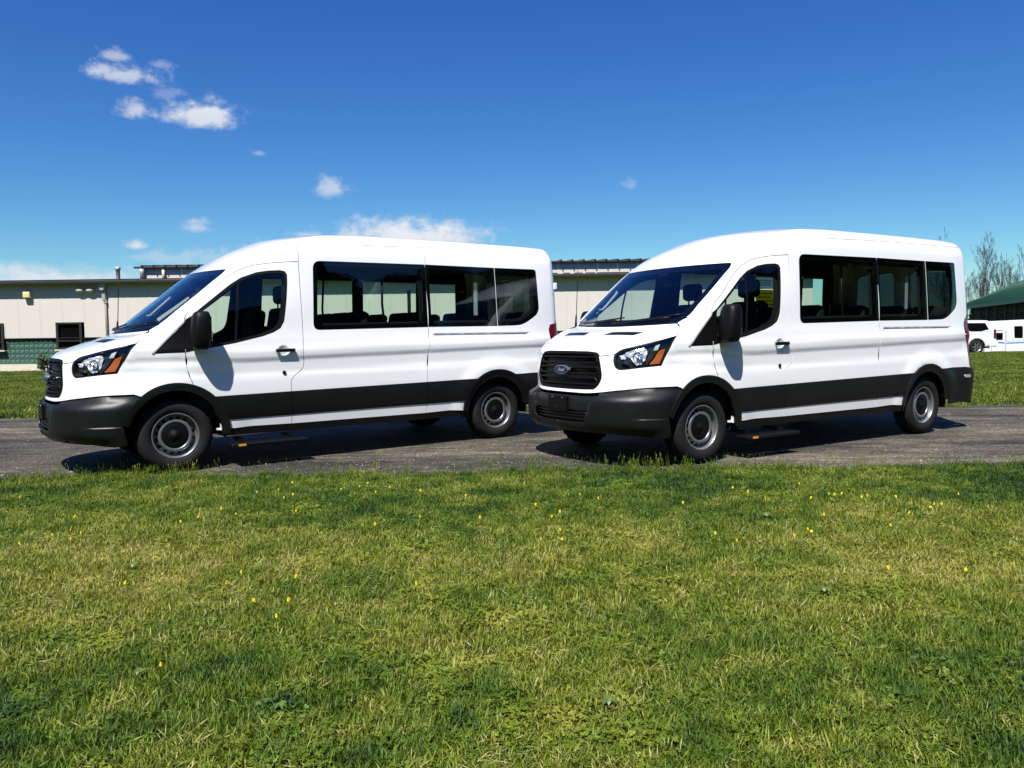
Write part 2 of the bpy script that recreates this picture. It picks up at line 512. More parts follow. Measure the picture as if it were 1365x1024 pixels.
def panel_mesh(name, outer, holes=(), O=OF, off=0., gap=.003, flange=.014, mirror=None, extra=None, spacing=.042, flip_y=False, hole_gap=None, dense=True):
    """outer / holes: closed loops of 3-D points lying on the surface. off: number or function of points.
    mirror None: driver's side only; 'weld': both halves joined on the centreline."""
    loops = [np.array(outer, float)] + [np.array(h, float) for h in holes]
    uvs = [chart(l, O) for l in loops]
    L2 = []
    for li, (l, uv) in enumerate(zip(loops, uvs)):
        A = .5 * np.sum(uv[:, 0] * np.roll(uv[:, 1], -1) - np.roll(uv[:, 0], -1) * uv[:, 1])
        want = 1 if li == 0 else -1
        if A * want < 0: l = l[::-1]; uv = uv[::-1]
        g_ = gap if (li == 0 or hole_gap is None) else hole_gap
        if g_:
            t = np.roll(l, -1, 0) - np.roll(l, 1, 0); t /= np.maximum(np.linalg.norm(t, axis=1, keepdims=True), 1e-9)
            n = grad(l)
            inw = np.cross(t, n)                      # try, then fix the sign in the chart
            q = chart(l + inw * 1e-3, O) - uv
            tu = np.roll(uv, -1, 0) - np.roll(uv, 1, 0)
            sgn = np.sign(np.sum(tu[:, 0] * q[:, 1] - tu[:, 1] * q[:, 0]))
            l2 = l + inw * g_ * (1 if sgn > 0 else -1)
            mid = np.abs(l[:, 1]) < 1e-4
            l2 = onto(l2, O); l2[mid, 1] = 0
            l = l2; uv = chart(l, O)
        L2.append((l, uv))
    bnd = np.concatenate([l for l, _ in L2]); buv = np.concatenate([u for _, u in L2])
    src = CLOUD
    u0, u1 = L2[0][1].min(0), L2[0][1].max(0)
    cand = src
    if extra is not None: cand = np.concatenate([np.array(extra), src])
    cuv = chart(cand, O)
    k = ((cuv > u0) & (cuv < u1)).all(1)
    cand, cuv = cand[k], cuv[k]
    # the chart only holds points the centre can see
    k = np.linalg.norm(unchart(cuv, O) - cand, axis=1) < 4e-3 if len(cand) else np.zeros(0, bool)
    cand, cuv = cand[k], cuv[k]
    if len(cand):
        k = in_poly(cuv, L2[0][1])
        for l, u in L2[1:]: k &= ~in_poly(cuv, u)
        cand, cuv = cand[k], cuv[k]
    if len(cand):
        d = np.full(len(cand), 9.)
        for s0 in range(0, len(bnd), 200):
            d = np.minimum(d, np.linalg.norm(cand[:, None] - bnd[None, s0:s0 + 200], axis=2).min(1))
        k = d > spacing * .45
        cand, cuv = cand[k], cuv[k]
    pts = np.concatenate([bnd, cand]); puv = np.concatenate([buv, cuv])
    edges = []; b = 0
    for l, u in L2:
        n = len(l); edges += [(b + i, b + (i + 1) % n) for i in range(n)]; b += n
    r = delaunay_2d_cdt([Vector(p) for p in puv], edges, [], 0, 1e-7)
    nv, tri, orig = np.array([tuple(v) for v in r[0]]), np.array([t for t in r[2]]), r[3]
    P = np.zeros((len(nv), 3)); need = []
    for i, o in enumerate(orig):
        if o: P[i] = pts[o[0]]
        else: need.append(i)
    if need: P[need] = unchart(nv[need], O)
    c = nv[tri].mean(1)
    k = in_poly(c, L2[0][1])
    for l, u in L2[1:]: k &= ~in_poly(c, u)
    tri = tri[k]
    area = np.linalg.norm(np.cross(P[tri[:, 1]] - P[tri[:, 0]], P[tri[:, 2]] - P[tri[:, 0]]), axis=1)
    tri = tri[area > 1e-9]
    used = np.unique(tri); mp = -np.ones(len(P), int); mp[used] = np.arange(len(used))
    P = P[used]; tri = mp[tri]
    Nr = grad(P)
    fn = np.cross(P[tri[:, 1]] - P[tri[:, 0]], P[tri[:, 2]] - P[tri[:, 0]])
    bad = np.sum(fn * Nr[tri].mean(1), 1) < 0
    tri[bad] = tri[bad][:, ::-1]
    o_ = off(P) if callable(off) else off
    Q = P + Nr * (np.array(o_)[:, None] if np.ndim(o_) else o_)
    mid = np.abs(P[:, 1]) < 1e-4; Q[mid, 1] = 0
    # boundary edges -> flange
    e = np.concatenate([tri[:, [0, 1]], tri[:, [1, 2]], tri[:, [2, 0]]])
    key = np.sort(e, 1); _, inv, cnt = np.unique(key, axis=0, return_inverse=True, return_counts=True)
    be = e[cnt[inv.ravel()] == 1]
    be = be[~(mid[be[:, 0]] & mid[be[:, 1]])]
    V = [Q]; NV = [Nr]; faces = [tuple(t) for t in tri]
    if flange:
        bv = np.unique(be); m2 = -np.ones(len(Q), int); m2[bv] = np.arange(len(bv)); base = len(Q)
        inner = Q[bv] - Nr[bv] * flange
        inner[mid[bv], 1] = 0
        V += [Q[bv], inner]
        fnrm = np.zeros((len(bv), 3))
        for a_, b_ in be:
            t = Q[b_] - Q[a_]; n = np.cross(t, Nr[a_]); n /= max(np.linalg.norm(n), 1e-9)
            fnrm[m2[a_]] += n; fnrm[m2[b_]] += n
        fnrm /= np.maximum(np.linalg.norm(fnrm, axis=1, keepdims=True), 1e-9)
        NV += [fnrm, fnrm]
        nb = len(bv)
        for a_, b_ in be:
            i, j = base + m2[a_], base + m2[b_]
            faces.append((j, i, i + nb, j + nb))
    V = np.concatenate(V); NV = np.concatenate(NV)
    if mirror == 'weld':
        n = len(V); V2 = V * [1, -1, 1]; N2 = NV * [1, -1, 1]
        idx = np.arange(n) + n
        same = np.zeros(n, bool); same[:len(Q)] = mid
        idx[same] = np.arange(n)[same]
        faces += [tuple(idx[list(f)][::-1]) for f in faces]
        V = np.concatenate([V, V2]); NV = np.concatenate([NV, N2])
        NV[:len(Q)][mid, 1] = 0
        # drop the unused doubles
        used = np.unique(np.concatenate([np.array(f) for f in faces])); mp = -np.ones(len(V), int); mp[used] = np.arange(len(used))
        faces = [tuple(mp[list(f)]) for f in faces]; V = V[used]; NV = NV[used]
    elif flip_y:
        V = V * [1, -1, 1]; NV = NV * [1, -1, 1]; faces = [f[::-1] for f in faces]
    me = bpy.data.meshes.new(name)
    me.from_pydata(V.tolist(), [], [tuple(int(i) for i in f) for f in faces])
    me.update()
    me.polygons.foreach_set('use_smooth', [True] * len(me.polygons))
    if not callable(off):
        NV /= np.maximum(np.linalg.norm(NV, axis=1, keepdims=True), 1e-9)
        if len(me.vertices) == len(NV):
            me.normals_split_custom_set_from_vertices(NV.tolist())
    return me
def mirrored_mesh(me, name):
    """driver's side mesh -> passenger's side mesh"""
    V = np.zeros(len(me.vertices) * 3); me.vertices.foreach_get('co', V); V = V.reshape(-1, 3) * [1, -1, 1]
    nv = np.zeros(len(me.loops) * 3)
    custom = me.has_custom_normals
    vn = {}
    if custom:
        for l, c in zip(me.loops, me.corner_normals): vn[l.vertex_index] = c.vector
    faces = [tuple(p.vertices)[::-1] for p in me.polygons]
    m2 = bpy.data.meshes.new(name); m2.from_pydata(V.tolist(), [], faces); m2.update()
    m2.polygons.foreach_set('use_smooth', [p.use_smooth for p in me.polygons])
    if custom and len(m2.vertices) == len(V):
        m2.normals_split_custom_set_from_vertices([(vn[i][0], -vn[i][1], vn[i][2]) if i in vn else (0, 0, 1) for i in range(len(V))])
    for mm in me.materials: m2.materials.append(mm)
    return m2

# ------------------------------------------------------------------ ground, road, lawn
def gz(x, y):
    x = np.asarray(x, float); y = np.asarray(y, float)
    return -.6 * sstep(36, 62, y) * sstep(2, 14, x) - .012
def nodes_noise(nt, vec, scale, detail=4, rough=.55):
    n = nt.nodes.new('ShaderNodeTexNoise'); n.inputs['Scale'].default_value = scale
    n.inputs['Detail'].default_value = detail; n.inputs['Roughness'].default_value = rough
    nt.links.new(vec, n.inputs['Vector'])
    return n.outputs['Fac']
def ramp(nt, fac, stops):
    r = nt.nodes.new('ShaderNodeValToRGB'); cr = r.color_ramp
    while len(cr.elements) < len(stops): cr.elements.new(.5)
    for e, (p, c) in zip(cr.elements, stops): e.position = p; e.color = rgb(*c)
    nt.links.new(fac, r.inputs['Fac'])
    return r.outputs['Color']
def mixc(nt, fac, a, b, mode='MIX'):
    m = nt.nodes.new('ShaderNodeMix'); m.data_type = 'RGBA'; m.blend_type = mode
    for k, v in (('Factor', fac), ('A', a), ('B', b)):
        if isinstance(v, (int, float)): m.inputs[k].default_value = v
        elif isinstance(v, tuple): m.inputs[k].default_value = rgb(*v)
        else: nt.links.new(v, m.inputs[k])
    return m.outputs['Result']
def mathn(nt, op, a, b=None, c=None):
    n = nt.nodes.new('ShaderNodeMath'); n.operation = op
    for i, v in enumerate((a, b, c)):
        if v is None: continue
        if isinstance(v, (int, float)): n.inputs[i].default_value = v
        else: nt.links.new(v, n.inputs[i])
    return n.outputs[0]
def lawn_color(nt, dark=1.):
    """patches of dark green, bright green, yellow green and straw over the lawn, from world position"""
    geo = nt.nodes.new('ShaderNodeNewGeometry')
    pos = geo.outputs['Position']
    big = nodes_noise(nt, pos, .55, 5, .6)
    mid = nodes_noise(nt, pos, 3.0, 5, .66)
    fine = nodes_noise(nt, pos, 9., 3, .6)
    t = mathn(nt, 'ADD', mathn(nt, 'MULTIPLY', big, .58), mathn(nt, 'ADD', mathn(nt, 'MULTIPLY', mid, .58), mathn(nt, 'MULTIPLY_ADD', fine, .16, -.15)))
    sep = nt.nodes.new('ShaderNodeSeparateXYZ'); nt.links.new(pos, sep.inputs[0])
    y = sep.outputs['Y']
    dry = nt.nodes.new('ShaderNodeMapRange'); dry.interpolation_type = 'SMOOTHSTEP'       # the dry belt in the middle of the lawn
    nt.links.new(mathn(nt, 'ABSOLUTE', mathn(nt, 'SUBTRACT', y, 4.25)), dry.inputs['Value'])
    dry.inputs['From Min'].default_value = 1.6; dry.inputs['From Max'].default_value = .3
    dry.inputs['To Max'].default_value = .072
    lush = nt.nodes.new('ShaderNodeMapRange'); lush.interpolation_type = 'SMOOTHSTEP'
    nt.links.new(mathn(nt, 'ABSOLUTE', mathn(nt, 'SUBTRACT', y, 6.7)), lush.inputs['Value'])
    lush.inputs['From Min'].default_value = 1.4; lush.inputs['From Max'].default_value = .4
    lush.inputs['To Max'].default_value = .040
    t = mathn(nt, 'SUBTRACT', mathn(nt, 'ADD', t, dry.outputs[0]), lush.outputs[0])
    c = ramp(nt, t, [(.37, (.024, .056, .008)), (.46, (.068, .117, .010)), (.55, (.130, .168, .014)), (.64, (.195, .210, .026)), (.74, (.31, .28, .06))])
    return c, t, pos
def ground_mat():
    m, nt, p = new_mat('lawn_ground')
    c, t, pos = lawn_color(nt)
    n = nodes_noise(nt, pos, 60, 3, .7)
    dk = ramp(nt, n, [(.3, (.30, .30, .30)), (.75, (.85, .85, .85))])
    nt.links.new(mixc(nt, 1., c, dk, 'MULTIPLY'), p.inputs['Base Color'])
    p.inputs['Roughness'].default_value = .95; p.inputs['Specular IOR Level'].default_value = .1
    b = nt.nodes.new('ShaderNodeBump'); b.inputs['Strength'].default_value = .8; b.inputs['Distance'].default_value = .03
    nt.links.new(n, b.inputs['Height']); nt.links.new(b.outputs[0], p.inputs['Normal'])
    return m
def blade_mat():
    m, nt, p = new_mat('grass_blade')
    c, t, pos = lawn_color(nt)
    at = nt.nodes.new('ShaderNodeAttribute'); at.attribute_type = 'GEOMETRY'; at.attribute_name = 'tone'
    ob = nt.nodes.new('ShaderNodeObjectInfo')
    f = mathn(nt, 'MULTIPLY_ADD', at.outputs['Fac'], 1.15, .50)
    mul = nt.nodes.new('ShaderNodeVectorMath'); mul.operation = 'SCALE'
    nt.links.new(c, mul.inputs[0]); nt.links.new(f, mul.inputs['Scale'])
    straw = mathn(nt, 'GREATER_THAN', mathn(nt, 'ADD', at.outputs['Fac'], mathn(nt, 'MULTIPLY', t, .62)), 1.30)
    col = mixc(nt, straw, mul.outputs[0], (.40, .36, .13))
    N, L = nt.nodes, nt.links
    out = N['Material Output']
    tr = N.new('ShaderNodeBsdfTranslucent'); L.new(col, tr.inputs[0])
    mx = N.new('ShaderNodeMixShader'); mx.inputs[0].default_value = .30
    L.new(col, p.inputs['Base Color']); p.inputs['Roughness'].default_value = .55; p.inputs['Specular IOR Level'].default_value = .28
    L.new(p.outputs[0], mx.inputs[1]); L.new(tr.outputs[0], mx.inputs[2]); L.new(mx.outputs[0], out.inputs[0])
    return m
def asphalt_mat():
    m, nt, p = new_mat('old_asphalt')
    geo = nt.nodes.new('ShaderNodeNewGeometry'); pos = geo.outputs['Position']
    mp = nt.nodes.new('ShaderNodeMapping'); mp.inputs['Scale'].default_value = (.35, 1.3, 1); nt.links.new(pos, mp.inputs['Vector'])
    big = nodes_noise(nt, mp.outputs[0], 1.1, 6, .65)
    sp = nodes_noise(nt, pos, 34, 5, .75)
    vo = nt.nodes.new('ShaderNodeTexVoronoi'); vo.inputs['Scale'].default_value = 42; nt.links.new(pos, vo.inputs['Vector'])
    base = ramp(nt, big, [(.34, (.036, .034, .031)), (.50, (.078, .072, .062)), (.66, (.135, .123, .103))])
    stone = ramp(nt, vo.outputs['Color'], [(.0, (.55, .55, .55)), (.55, (.95, .94, .92)), (.86, (1.25, 1.2, 1.15)), (.96, (2.3, 2.25, 2.2))])
    c = mixc(nt, 1., base, stone, 'MULTIPLY')
    fine = ramp(nt, sp, [(.3, (.30, .30, .30)), (.5, (.85, .85, .84)), (.7, (2.0, 1.97, 1.88))])
    c = mixc(nt, 1., c, fine, 'MULTIPLY')
    md_ = nodes_noise(nt, mp.outputs[0], 7., 6, .7)
    c = mixc(nt, 1., c, ramp(nt, md_, [(.30, (.45, .45, .46)), (.48, (.95, .94, .92)), (.66, (1.65, 1.58, 1.42))]), 'MULTIPLY')
    pat = nodes_noise(nt, mp.outputs[0], .55, 4, .6)
    c = mixc(nt, 1., c, ramp(nt, pat, [(.36, (.62, .62, .64)), (.56, (1.05, 1.02, .97)), (.70, (1.32, 1.25, 1.13))]), 'MULTIPLY')
    # cracks
    cv = nt.nodes.new('ShaderNodeTexVoronoi'); cv.feature = 'DISTANCE_TO_EDGE'; cv.inputs['Scale'].default_value = 1.15
    nt.links.new(mixc(nt, .25, pos, nodes_noise(nt, pos, 3, 4, .6), 'ADD'), cv.inputs['Vector'])
    cr = ramp(nt, cv.outputs['Distance'], [(.0, (.35, .35, .35)), (.014, (1, 1, 1))])
    nt.links.new(mixc(nt, .7, c, cr, 'MULTIPLY'), p.inputs['Base Color'])
    p.inputs['Roughness'].default_value = .88; p.inputs['Specular IOR Level'].default_value = .3
    h = mathn(nt, 'ADD', mathn(nt, 'MULTIPLY', vo.outputs['Distance'], -.7), sp)
    b = nt.nodes.new('ShaderNodeBump'); b.inputs['Strength'].default_value = .7; b.inputs['Distance'].default_value = .012
    nt.links.new(h, b.inputs['Height']); nt.links.new(b.outputs[0], p.inputs['Normal'])
    return m
GM, BM, AM = ground_mat(), blade_mat(), asphalt_mat()

def grid_sheet(name, xs, ys, zf, m):
    X, Y = np.meshgrid(xs, ys); Z = zf(X, Y)
    V = np.stack([X.ravel(), Y.ravel(), Z.ravel()], 1); n = len(xs)
    Fc = [(j * n + i, j * n + i + 1, (j + 1) * n + i + 1, (j + 1) * n + i) for j in range(len(ys) - 1) for i in range(n - 1)]
    return obj_py(name, V, Fc, m, None, True)
xs = np.concatenate([[-900, -400, -150, -80], np.arange(-60, 81, 4.), [120, 200, 400, 900]])
ys = np.concatenate([[-400, -120, -50], np.arange(-20, 110, 3.), [140, 200, 400, 1200]])
tag(grid_sheet('ground', xs, ys, gz, GM), kind='structure')

NEAR_EDGE, FAR_EDGE = 7.50, 13.25
def wob(x, k=0.): return .06 * np.sin(x * 1.3 + k) + .05 * np.sin(x * 3.1 + 2 * k + 1) + .03 * np.sin(x * 7.7 + k)
rx = np.concatenate([np.linspace(-90, -14, 40), np.arange(-13.8, 16, .12), np.linspace(16.2, 90, 40)])
V, Fc = [], []
rows = 12
for j in range(rows + 1):
    t = j / rows
    for x in rx:
        y = (NEAR_EDGE + .0 + wob(x)) * (1 - t) + (FAR_EDGE + 1.6 * wob(x * .6, 2.)) * t
        V.append((x, y, .0 + .006 * math.sin(x * .9 + 4 * t) * (0 < j < rows) * (.4 if .12 < t < .88 else 1.) - .010 * (j in (0, rows))))
n = len(rx)
for j in range(rows):
    for i in range(n - 1): Fc.append((j * n + i, j * n + i + 1, (j + 1) * n + i + 1, (j + 1) * n + i))
tag(obj_py('road', V, Fc, AM, None, True), kind='structure')

# --- instancing helper for what nobody could count
tuft_col = bpy.data.collections.new('grass_tufts')
def blade_tuft(name, nb, rad, h0, h1, w, col, lean=.55, seg=3, stalk=False):
    V, Fc, tone = [], [], []
    for b in range(nb):
        r = rad * math.sqrt(random.random()); a = random.random() * 6.283
        bx_, by_ = r * math.cos(a), r * math.sin(a)
        h = random.uniform(h0, h1); d = random.random() * 6.283; ln = random.gauss(lean, .25) * h
        ww = w * random.uniform(.7, 1.25); sd = (math.cos(d + 1.57 + random.uniform(-.5, .5)), math.sin(d + 1.57))
        tn = random.random(); b0 = len(V)
        for s in range(seg + 1):
            t = s / seg
            px_, py_ = bx_ + math.cos(d) * ln * t ** 1.8, by_ + math.sin(d) * ln * t ** 1.8
            z = h * (t - .18 * t * t * min(1.6, abs(ln / h)))
            k = ww * .5 * (1 - .25 * t) if s < seg else 0
            if s < seg:
                V += [(px_ - sd[0] * k, py_ - sd[1] * k, z), (px_ + sd[0] * k, py_ + sd[1] * k, z)]; tone += [tn, tn]
            else:
                V.append((px_, py_, z)); tone.append(tn)
        for s in range(seg - 1):
            q = b0 + 2 * s; Fc.append((q, q + 1, q + 3, q + 2))
        q = b0 + 2 * (seg - 1); Fc.append((q, q + 1, q + 2))
        if stalk:                                   # seed head
            q = len(V); tx, ty, tz = V[-1]
            for s in range(3):
                o = .004 * (s - 1); V += [(tx + o, ty, tz - .03 + .02 * s), (tx - o - .003, ty + .003, tz - .02 + .02 * s), (tx, ty - .003, tz + .02 * s)]
                tone += [.9] * 3; Fc.append((q + 3 * s, q + 3 * s + 1, q + 3 * s + 2))
    me = bpy.data.meshes.new(name); me.from_pydata(V, [], Fc); me.update()
    at = me.attributes.new('tone', 'FLOAT', 'POINT'); at.data.foreach_set('value', tone)
    me.materials.append(BM)
    me.polygons.foreach_set('use_smooth', [True] * len(me.polygons))
    o = bpy.data.objects.new(name, me); col.objects.link(o)
    return o
def instancer(name, P, rot, scl, idx, col, label=None, m=None):
    me = bpy.data.meshes.new(name); me.from_pydata(P.tolist(), [], []); me.update()
    a = me.attributes.new('rot', 'FLOAT_VECTOR', 'POINT'); a.data.foreach_set('vector', np.asarray(rot, float).ravel())
    a = me.attributes.new('scl', 'FLOAT_VECTOR', 'POINT'); a.data.foreach_set('vector', np.asarray(scl, float).ravel())
    a = me.attributes.new('idx', 'INT', 'POINT'); a.data.foreach_set('value', np.asarray(idx, np.int32))
    o = bpy.data.objects.new(name, me); COL.objects.link(o)
    ng = bpy.data.node_groups.new(name + '_nodes', 'GeometryNodeTree')
    ng.interface.new_socket('Geometry', in_out='INPUT', socket_type='NodeSocketGeometry')
    ng.interface.new_socket('Geometry', in_out='OUTPUT', socket_type='NodeSocketGeometry')
    N, L = ng.nodes, ng.links
    gi, go = N.new('NodeGroupInput'), N.new('NodeGroupOutput')
    ci = N.new('GeometryNodeCollectionInfo'); ci.inputs['Collection'].default_value = col
    ci.inputs['Separate Children'].default_value = True; ci.inputs['Reset Children'].default_value = True
    ip = N.new('GeometryNodeInstanceOnPoints'); ip.inputs['Pick Instance'].default_value = True
    def attr(nm, ty):
        q = N.new('GeometryNodeInputNamedAttribute'); q.data_type = ty; q.inputs['Name'].default_value = nm
        return q.outputs['Attribute']
    L.new(gi.outputs[0], ip.inputs['Points']); L.new(ci.outputs[0], ip.inputs['Instance'])
    e2r = N.new('FunctionNodeEulerToRotation'); L.new(attr('rot', 'FLOAT_VECTOR'), e2r.inputs[0]); L.new(e2r.outputs[0], ip.inputs['Rotation'])
    L.new(attr('scl', 'FLOAT_VECTOR'), ip.inputs['Scale']); L.new(attr('idx', 'INT'), ip.inputs['Instance Index'])
    L.new(ip.outputs[0], go.inputs[0])
    md = o.modifiers.new('scatter', 'NODES'); md.node_group = ng
    o['kind'] = 'stuff'
    if label: o['label'] = label
    return o
for k in range(7): blade_tuft('turf_%d' % k, 34, .052, .014, .044, .0036, tuft_col, .6)
for k in range(2): blade_tuft('turg_%d' % k, 26, .055, .028, .068, .0042, tuft_col, .45)
def leaf_tuft(name, n, rad, col, z0, z1, sz, tone0, tone1, flat):
    V, Fc, tone = [], [], []
    for b in range(n):
        r = rad * math.sqrt(random.random()); a = random.random() * 6.283; c = Vector((r * math.cos(a), r * math.sin(a), random.uniform(z0, z1)))
        nz = Vector((random.gauss(0, flat), random.gauss(0, flat), 1)).normalized(); u = nz.orthogonal().normalized(); u.rotate(Matrix.Rotation(random.random() * 6.283, 3, nz)); v = nz.cross(u)
        tn = random.uniform(tone0, tone1)
        for k in range(3 if sz[0] == sz[1] else 1):
            t = k * 2.094; d = u * math.cos(t) + v * math.sin(t); e = nz.cross(d); b0 = len(V); l, w = sz
            V += [c, c + d * l * .55 + e * w * .5, c + d * l, c + d * l * .55 - e * w * .5]; tone += [tn] * 4; Fc.append((b0, b0 + 1, b0 + 2, b0 + 3))
    me = bpy.data.meshes.new(name); me.from_pydata([tuple(v) for v in V], [], Fc); me.update()
    at = me.attributes.new('tone', 'FLOAT', 'POINT'); at.data.foreach_set('value', tone); me.materials.append(BM)
    o = bpy.data.objects.new(name, me); col.objects.link(o)
for k in range(2): leaf_tuft('turh_%d' % k, 26, .06, tuft_col, .012, .036, (.010, .010), .35, .9, .35)
for k in range(2): leaf_tuft('turi_%d' % k, 26, .07, tuft_col, .004, .024, (.055, .0030), .98, 1.0, .55)
stalk_col = bpy.data.collections.new('grass_stalks')
for k in range(4): blade_tuft('stalk_%d' % k, 5, .05, .07, .19, .0032, stalk_col, .35, 3, True)
far_col = bpy.data.collections.new('far_tufts')
for k in range(5): blade_tuft('fart_%d' % k, 34, .16, .03, .085, .010, far_col, .5, 2)

def scatter(n, x0, x1, y0, y1, keep):
    P = np.stack([rng.uniform(x0, x1, n), rng.uniform(y0, y1, n)], 1)
    return P[keep(P)]
# mown lawn in front
ys_, acc = [], []
P = scatter(120000, -7.5, 7.5, 1.55, 7.72, lambda p: (np.abs(p[:, 0]) < 1.35 + .70 * p[:, 1]) & (p[:, 1] < NEAR_EDGE + wob(p[:, 0]) + rng.normal(0, .035, len(p))))
dens = np.clip(1.25 - .095 * P[:, 1], .45, 1.)
P = P[rng.random(len(P)) < dens * .70]
cl_ = np.sin(P[:, 0] * 5.1 + 2 * np.sin(P[:, 1] * 3.3)) * np.sin(P[:, 1] * 4.7 + np.sin(P[:, 0] * 2.9)) + .6 * np.sin(P[:, 0] * 1.7 + 1) * np.sin(P[:, 1] * 1.9)
hs_ = np.clip(.92 + .22 * cl_ + rng.normal(0, .16, len(P)), .5, 1.6)
edge = np.exp(-((NEAR_EDGE - P[:, 1]) / .25) ** 2)
P3d = np.concatenate([P, np.full((len(P), 1), -.012)], 1)
rot = np.stack([rng.normal(0, .12, len(P)), rng.normal(0, .12, len(P)), rng.uniform(0, 6.283, len(P))], 1)
scl = np.stack([np.ones(len(P)) * rng.uniform(.85, 1.25, len(P)), np.ones(len(P)), hs_ * (1 + .25 * edge)], 1); scl[:, 1] = scl[:, 0]
tall = (rng.random(len(P)) < .06 + .20 * edge)
pick = np.where(tall, rng.integers(7, 9, len(P)), rng.integers(0, 7, len(P)))
cv_ = np.sin(P[:, 0] * 3.3 + 2.5 * np.sin(P[:, 1] * 1.7 + 1)) * np.sin(P[:, 1] * 3.9 + 1.3 * np.sin(P[:, 0] * 2.1))
rr_ = rng.random(len(P))
pick = np.where((rr_ < np.clip(.05 + .40 * (cv_ - .45), .03, .30)), rng.integers(9, 11, len(P)), pick)
pick = np.where(rr_ > .955, rng.integers(11, 13, len(P)), pick)
instancer('lawn_grass', P3d, rot, scl, pick, tuft_col, 'mown lawn grass with green and straw coloured patches')
# taller stalks along the road edge, a few in the lawn
xe = np.concatenate([rng.uniform(-7, 7, 420), rng.normal(-3.45, .3, 26), rng.normal(1.1, .5, 22)])
P = np.stack([xe, NEAR_EDGE + wob(xe) + rng.normal(-.02, .06, len(xe)), np.full(len(xe), -.01)], 1)
q = scatter(700, -6, 6, 2., 7.3, lambda p: np.abs(p[:, 0]) < 1.2 + .70 * p[:, 1])
P = np.concatenate([P, np.concatenate([q, np.full((len(q), 1), -.012)], 1)])
n = len(P); s_ = rng.uniform(.35, .85, n); s_[len(xe):] *= .62
instancer('edge_grass', P, np.stack([rng.normal(0, .15, n), rng.normal(0, .15, n), rng.uniform(0, 6.28, n)], 1), np.stack([s_, s_, s_], 1), rng.integers(0, 4, n), stalk_col, 'taller seeding grass stalks along the road edge')
# lawn beyond the road, where it shows
P = scatter(150000, -24, 36, 13.0, 46, lambda p: (p[:, 1] > FAR_EDGE + 1.6 * wob(p[:, 0] * .6, 2.) + rng.normal(0, .06, len(p))) & (((p[:, 0] / p[:, 1] < -.50) & (p[:, 0] / p[:, 1] > -.72) & (p[:, 1] < 33.2)) | ((p[:, 0] / p[:, 1] > .47) & (p[:, 0] / p[:, 1] < .72)) | ((p[:, 1] < 18) & (np.abs(p[:, 0] / p[:, 1]) < .15))))
P = P[rng.random(len(P)) < np.clip(1.5 - .022 * P[:, 1], .5, 1.)]
n = len(P); s_ = rng.uniform(.8, 1.35, n)
instancer('far_grass', np.concatenate([P, gz(P[:, 0], P[:, 1])[:, None]], 1), np.stack([0 * s_, 0 * s_, rng.uniform(0, 6.28, n)], 1), np.stack([s_, s_, s_ * rng.uniform(.6, 1.2, n)], 1), rng.integers(0, 5, n), far_col, 'lawn beyond the road')
# loose gravel on the road
gr_col = bpy.data.collections.new('gravel_stones')
stone_m = mat('gravel_stone', (.20, .188, .165), .85, var=.35, vscale=40.)
for k in range(4):
    bm = bmesh.new(); bmesh.ops.create_icosphere(bm, subdivisions=1, radius=.011)
    for v in bm.verts: v.co = v.co * random.uniform(.7, 1.2); v.co.z *= .6
    me = bpy.data.meshes.new('stone_%d' % k); bm.to_mesh(me); bm.free(); me.materials.append(stone_m)
    gr_col.objects.link(bpy.data.objects.new('stone_%d' % k, me))
NG = 3600
xe = rng.uniform(-9, 11, NG); ye = np.where(rng.random(NG) < .55, NEAR_EDGE + wob(xe) + np.abs(rng.normal(0, .45, NG)), rng.uniform(7.6, 13.2, NG))
P = np.stack([xe, ye, np.full(NG, .003)], 1); s_ = rng.gamma(2.6, .15, NG) + .15
instancer('gravel', P, rng.uniform(0, 6.28, (NG, 3)) * [0, 0, 1], np.stack([s_, s_, s_], 1), rng.integers(0, 4, NG), gr_col, 'loose pale gravel on the old asphalt')

# --- dandelions
DAND = [(-3.93, 6.34), (-3.07, 5.56), (-2.76, 4.94), (-2.77, 5.08), (-2.96, 5.09), (-3.01, 4.83), (-2.3, 4.68), (-2.01, 4.03), (-2.0, 4.06), (-2.26, 5.39), (-2.19, 5.52), (-2.12, 5.77), (-1.96, 5.61), (-2.06, 6.4), (-1.9, 6.45), (-1.78, 6.17), (-1.87, 6.74), (-1.73, 6.25), (-1.45, 3.98), (-1.44, 4.17), (-1.24, 3.75), (-1.07, 3.73), (-1.06, 3.5), (-1.36, 3.01), (-1.13, 4.09), (.51, 6.14), (.63, 5.93), (.16, 5.79), (.26, 5.41), (.32, 5.51), (.29, 5.0), (.16, 4.76), (.29, 4.81), (1.23, 5.78), (1.74, 6.32), (1.81, 6.15), (1.23, 4.85), (1.31, 4.67), (2.29, 6.38), (2.19, 5.86), (2.08, 5.33), (2.38, 6.01), (2.41, 5.98), (2.47, 5.99), (2.58, 5.9), (2.62, 5.9), (2.82, 5.87), (2.91, 5.55), (2.95, 5.58), (3.03, 5.63), (3.32, 5.94), (2.39, 5.04), (2.64, 5.31), (1.85, 5.0), (1.84, 4.91), (1.68, 4.76), (1.93, 4.09), (2.31, 4.05), (-1.4, 6.47), (-1.27, 6.59), (-1.1, 6.36), (-1.01, 6.51), (-.74, 6.33), (-1.24, 6.79), (-1.56, 5.7), (-.91, 5.21), (-.37, 6.16), (-.49, 3.93), (-.23, 5.38), (-.64, 5.41)]
petal_m = mat('dandelion_yellow', (.74, .60, .012), .6)
stem_m = mat('weed_green', (.10, .17, .03), .6)
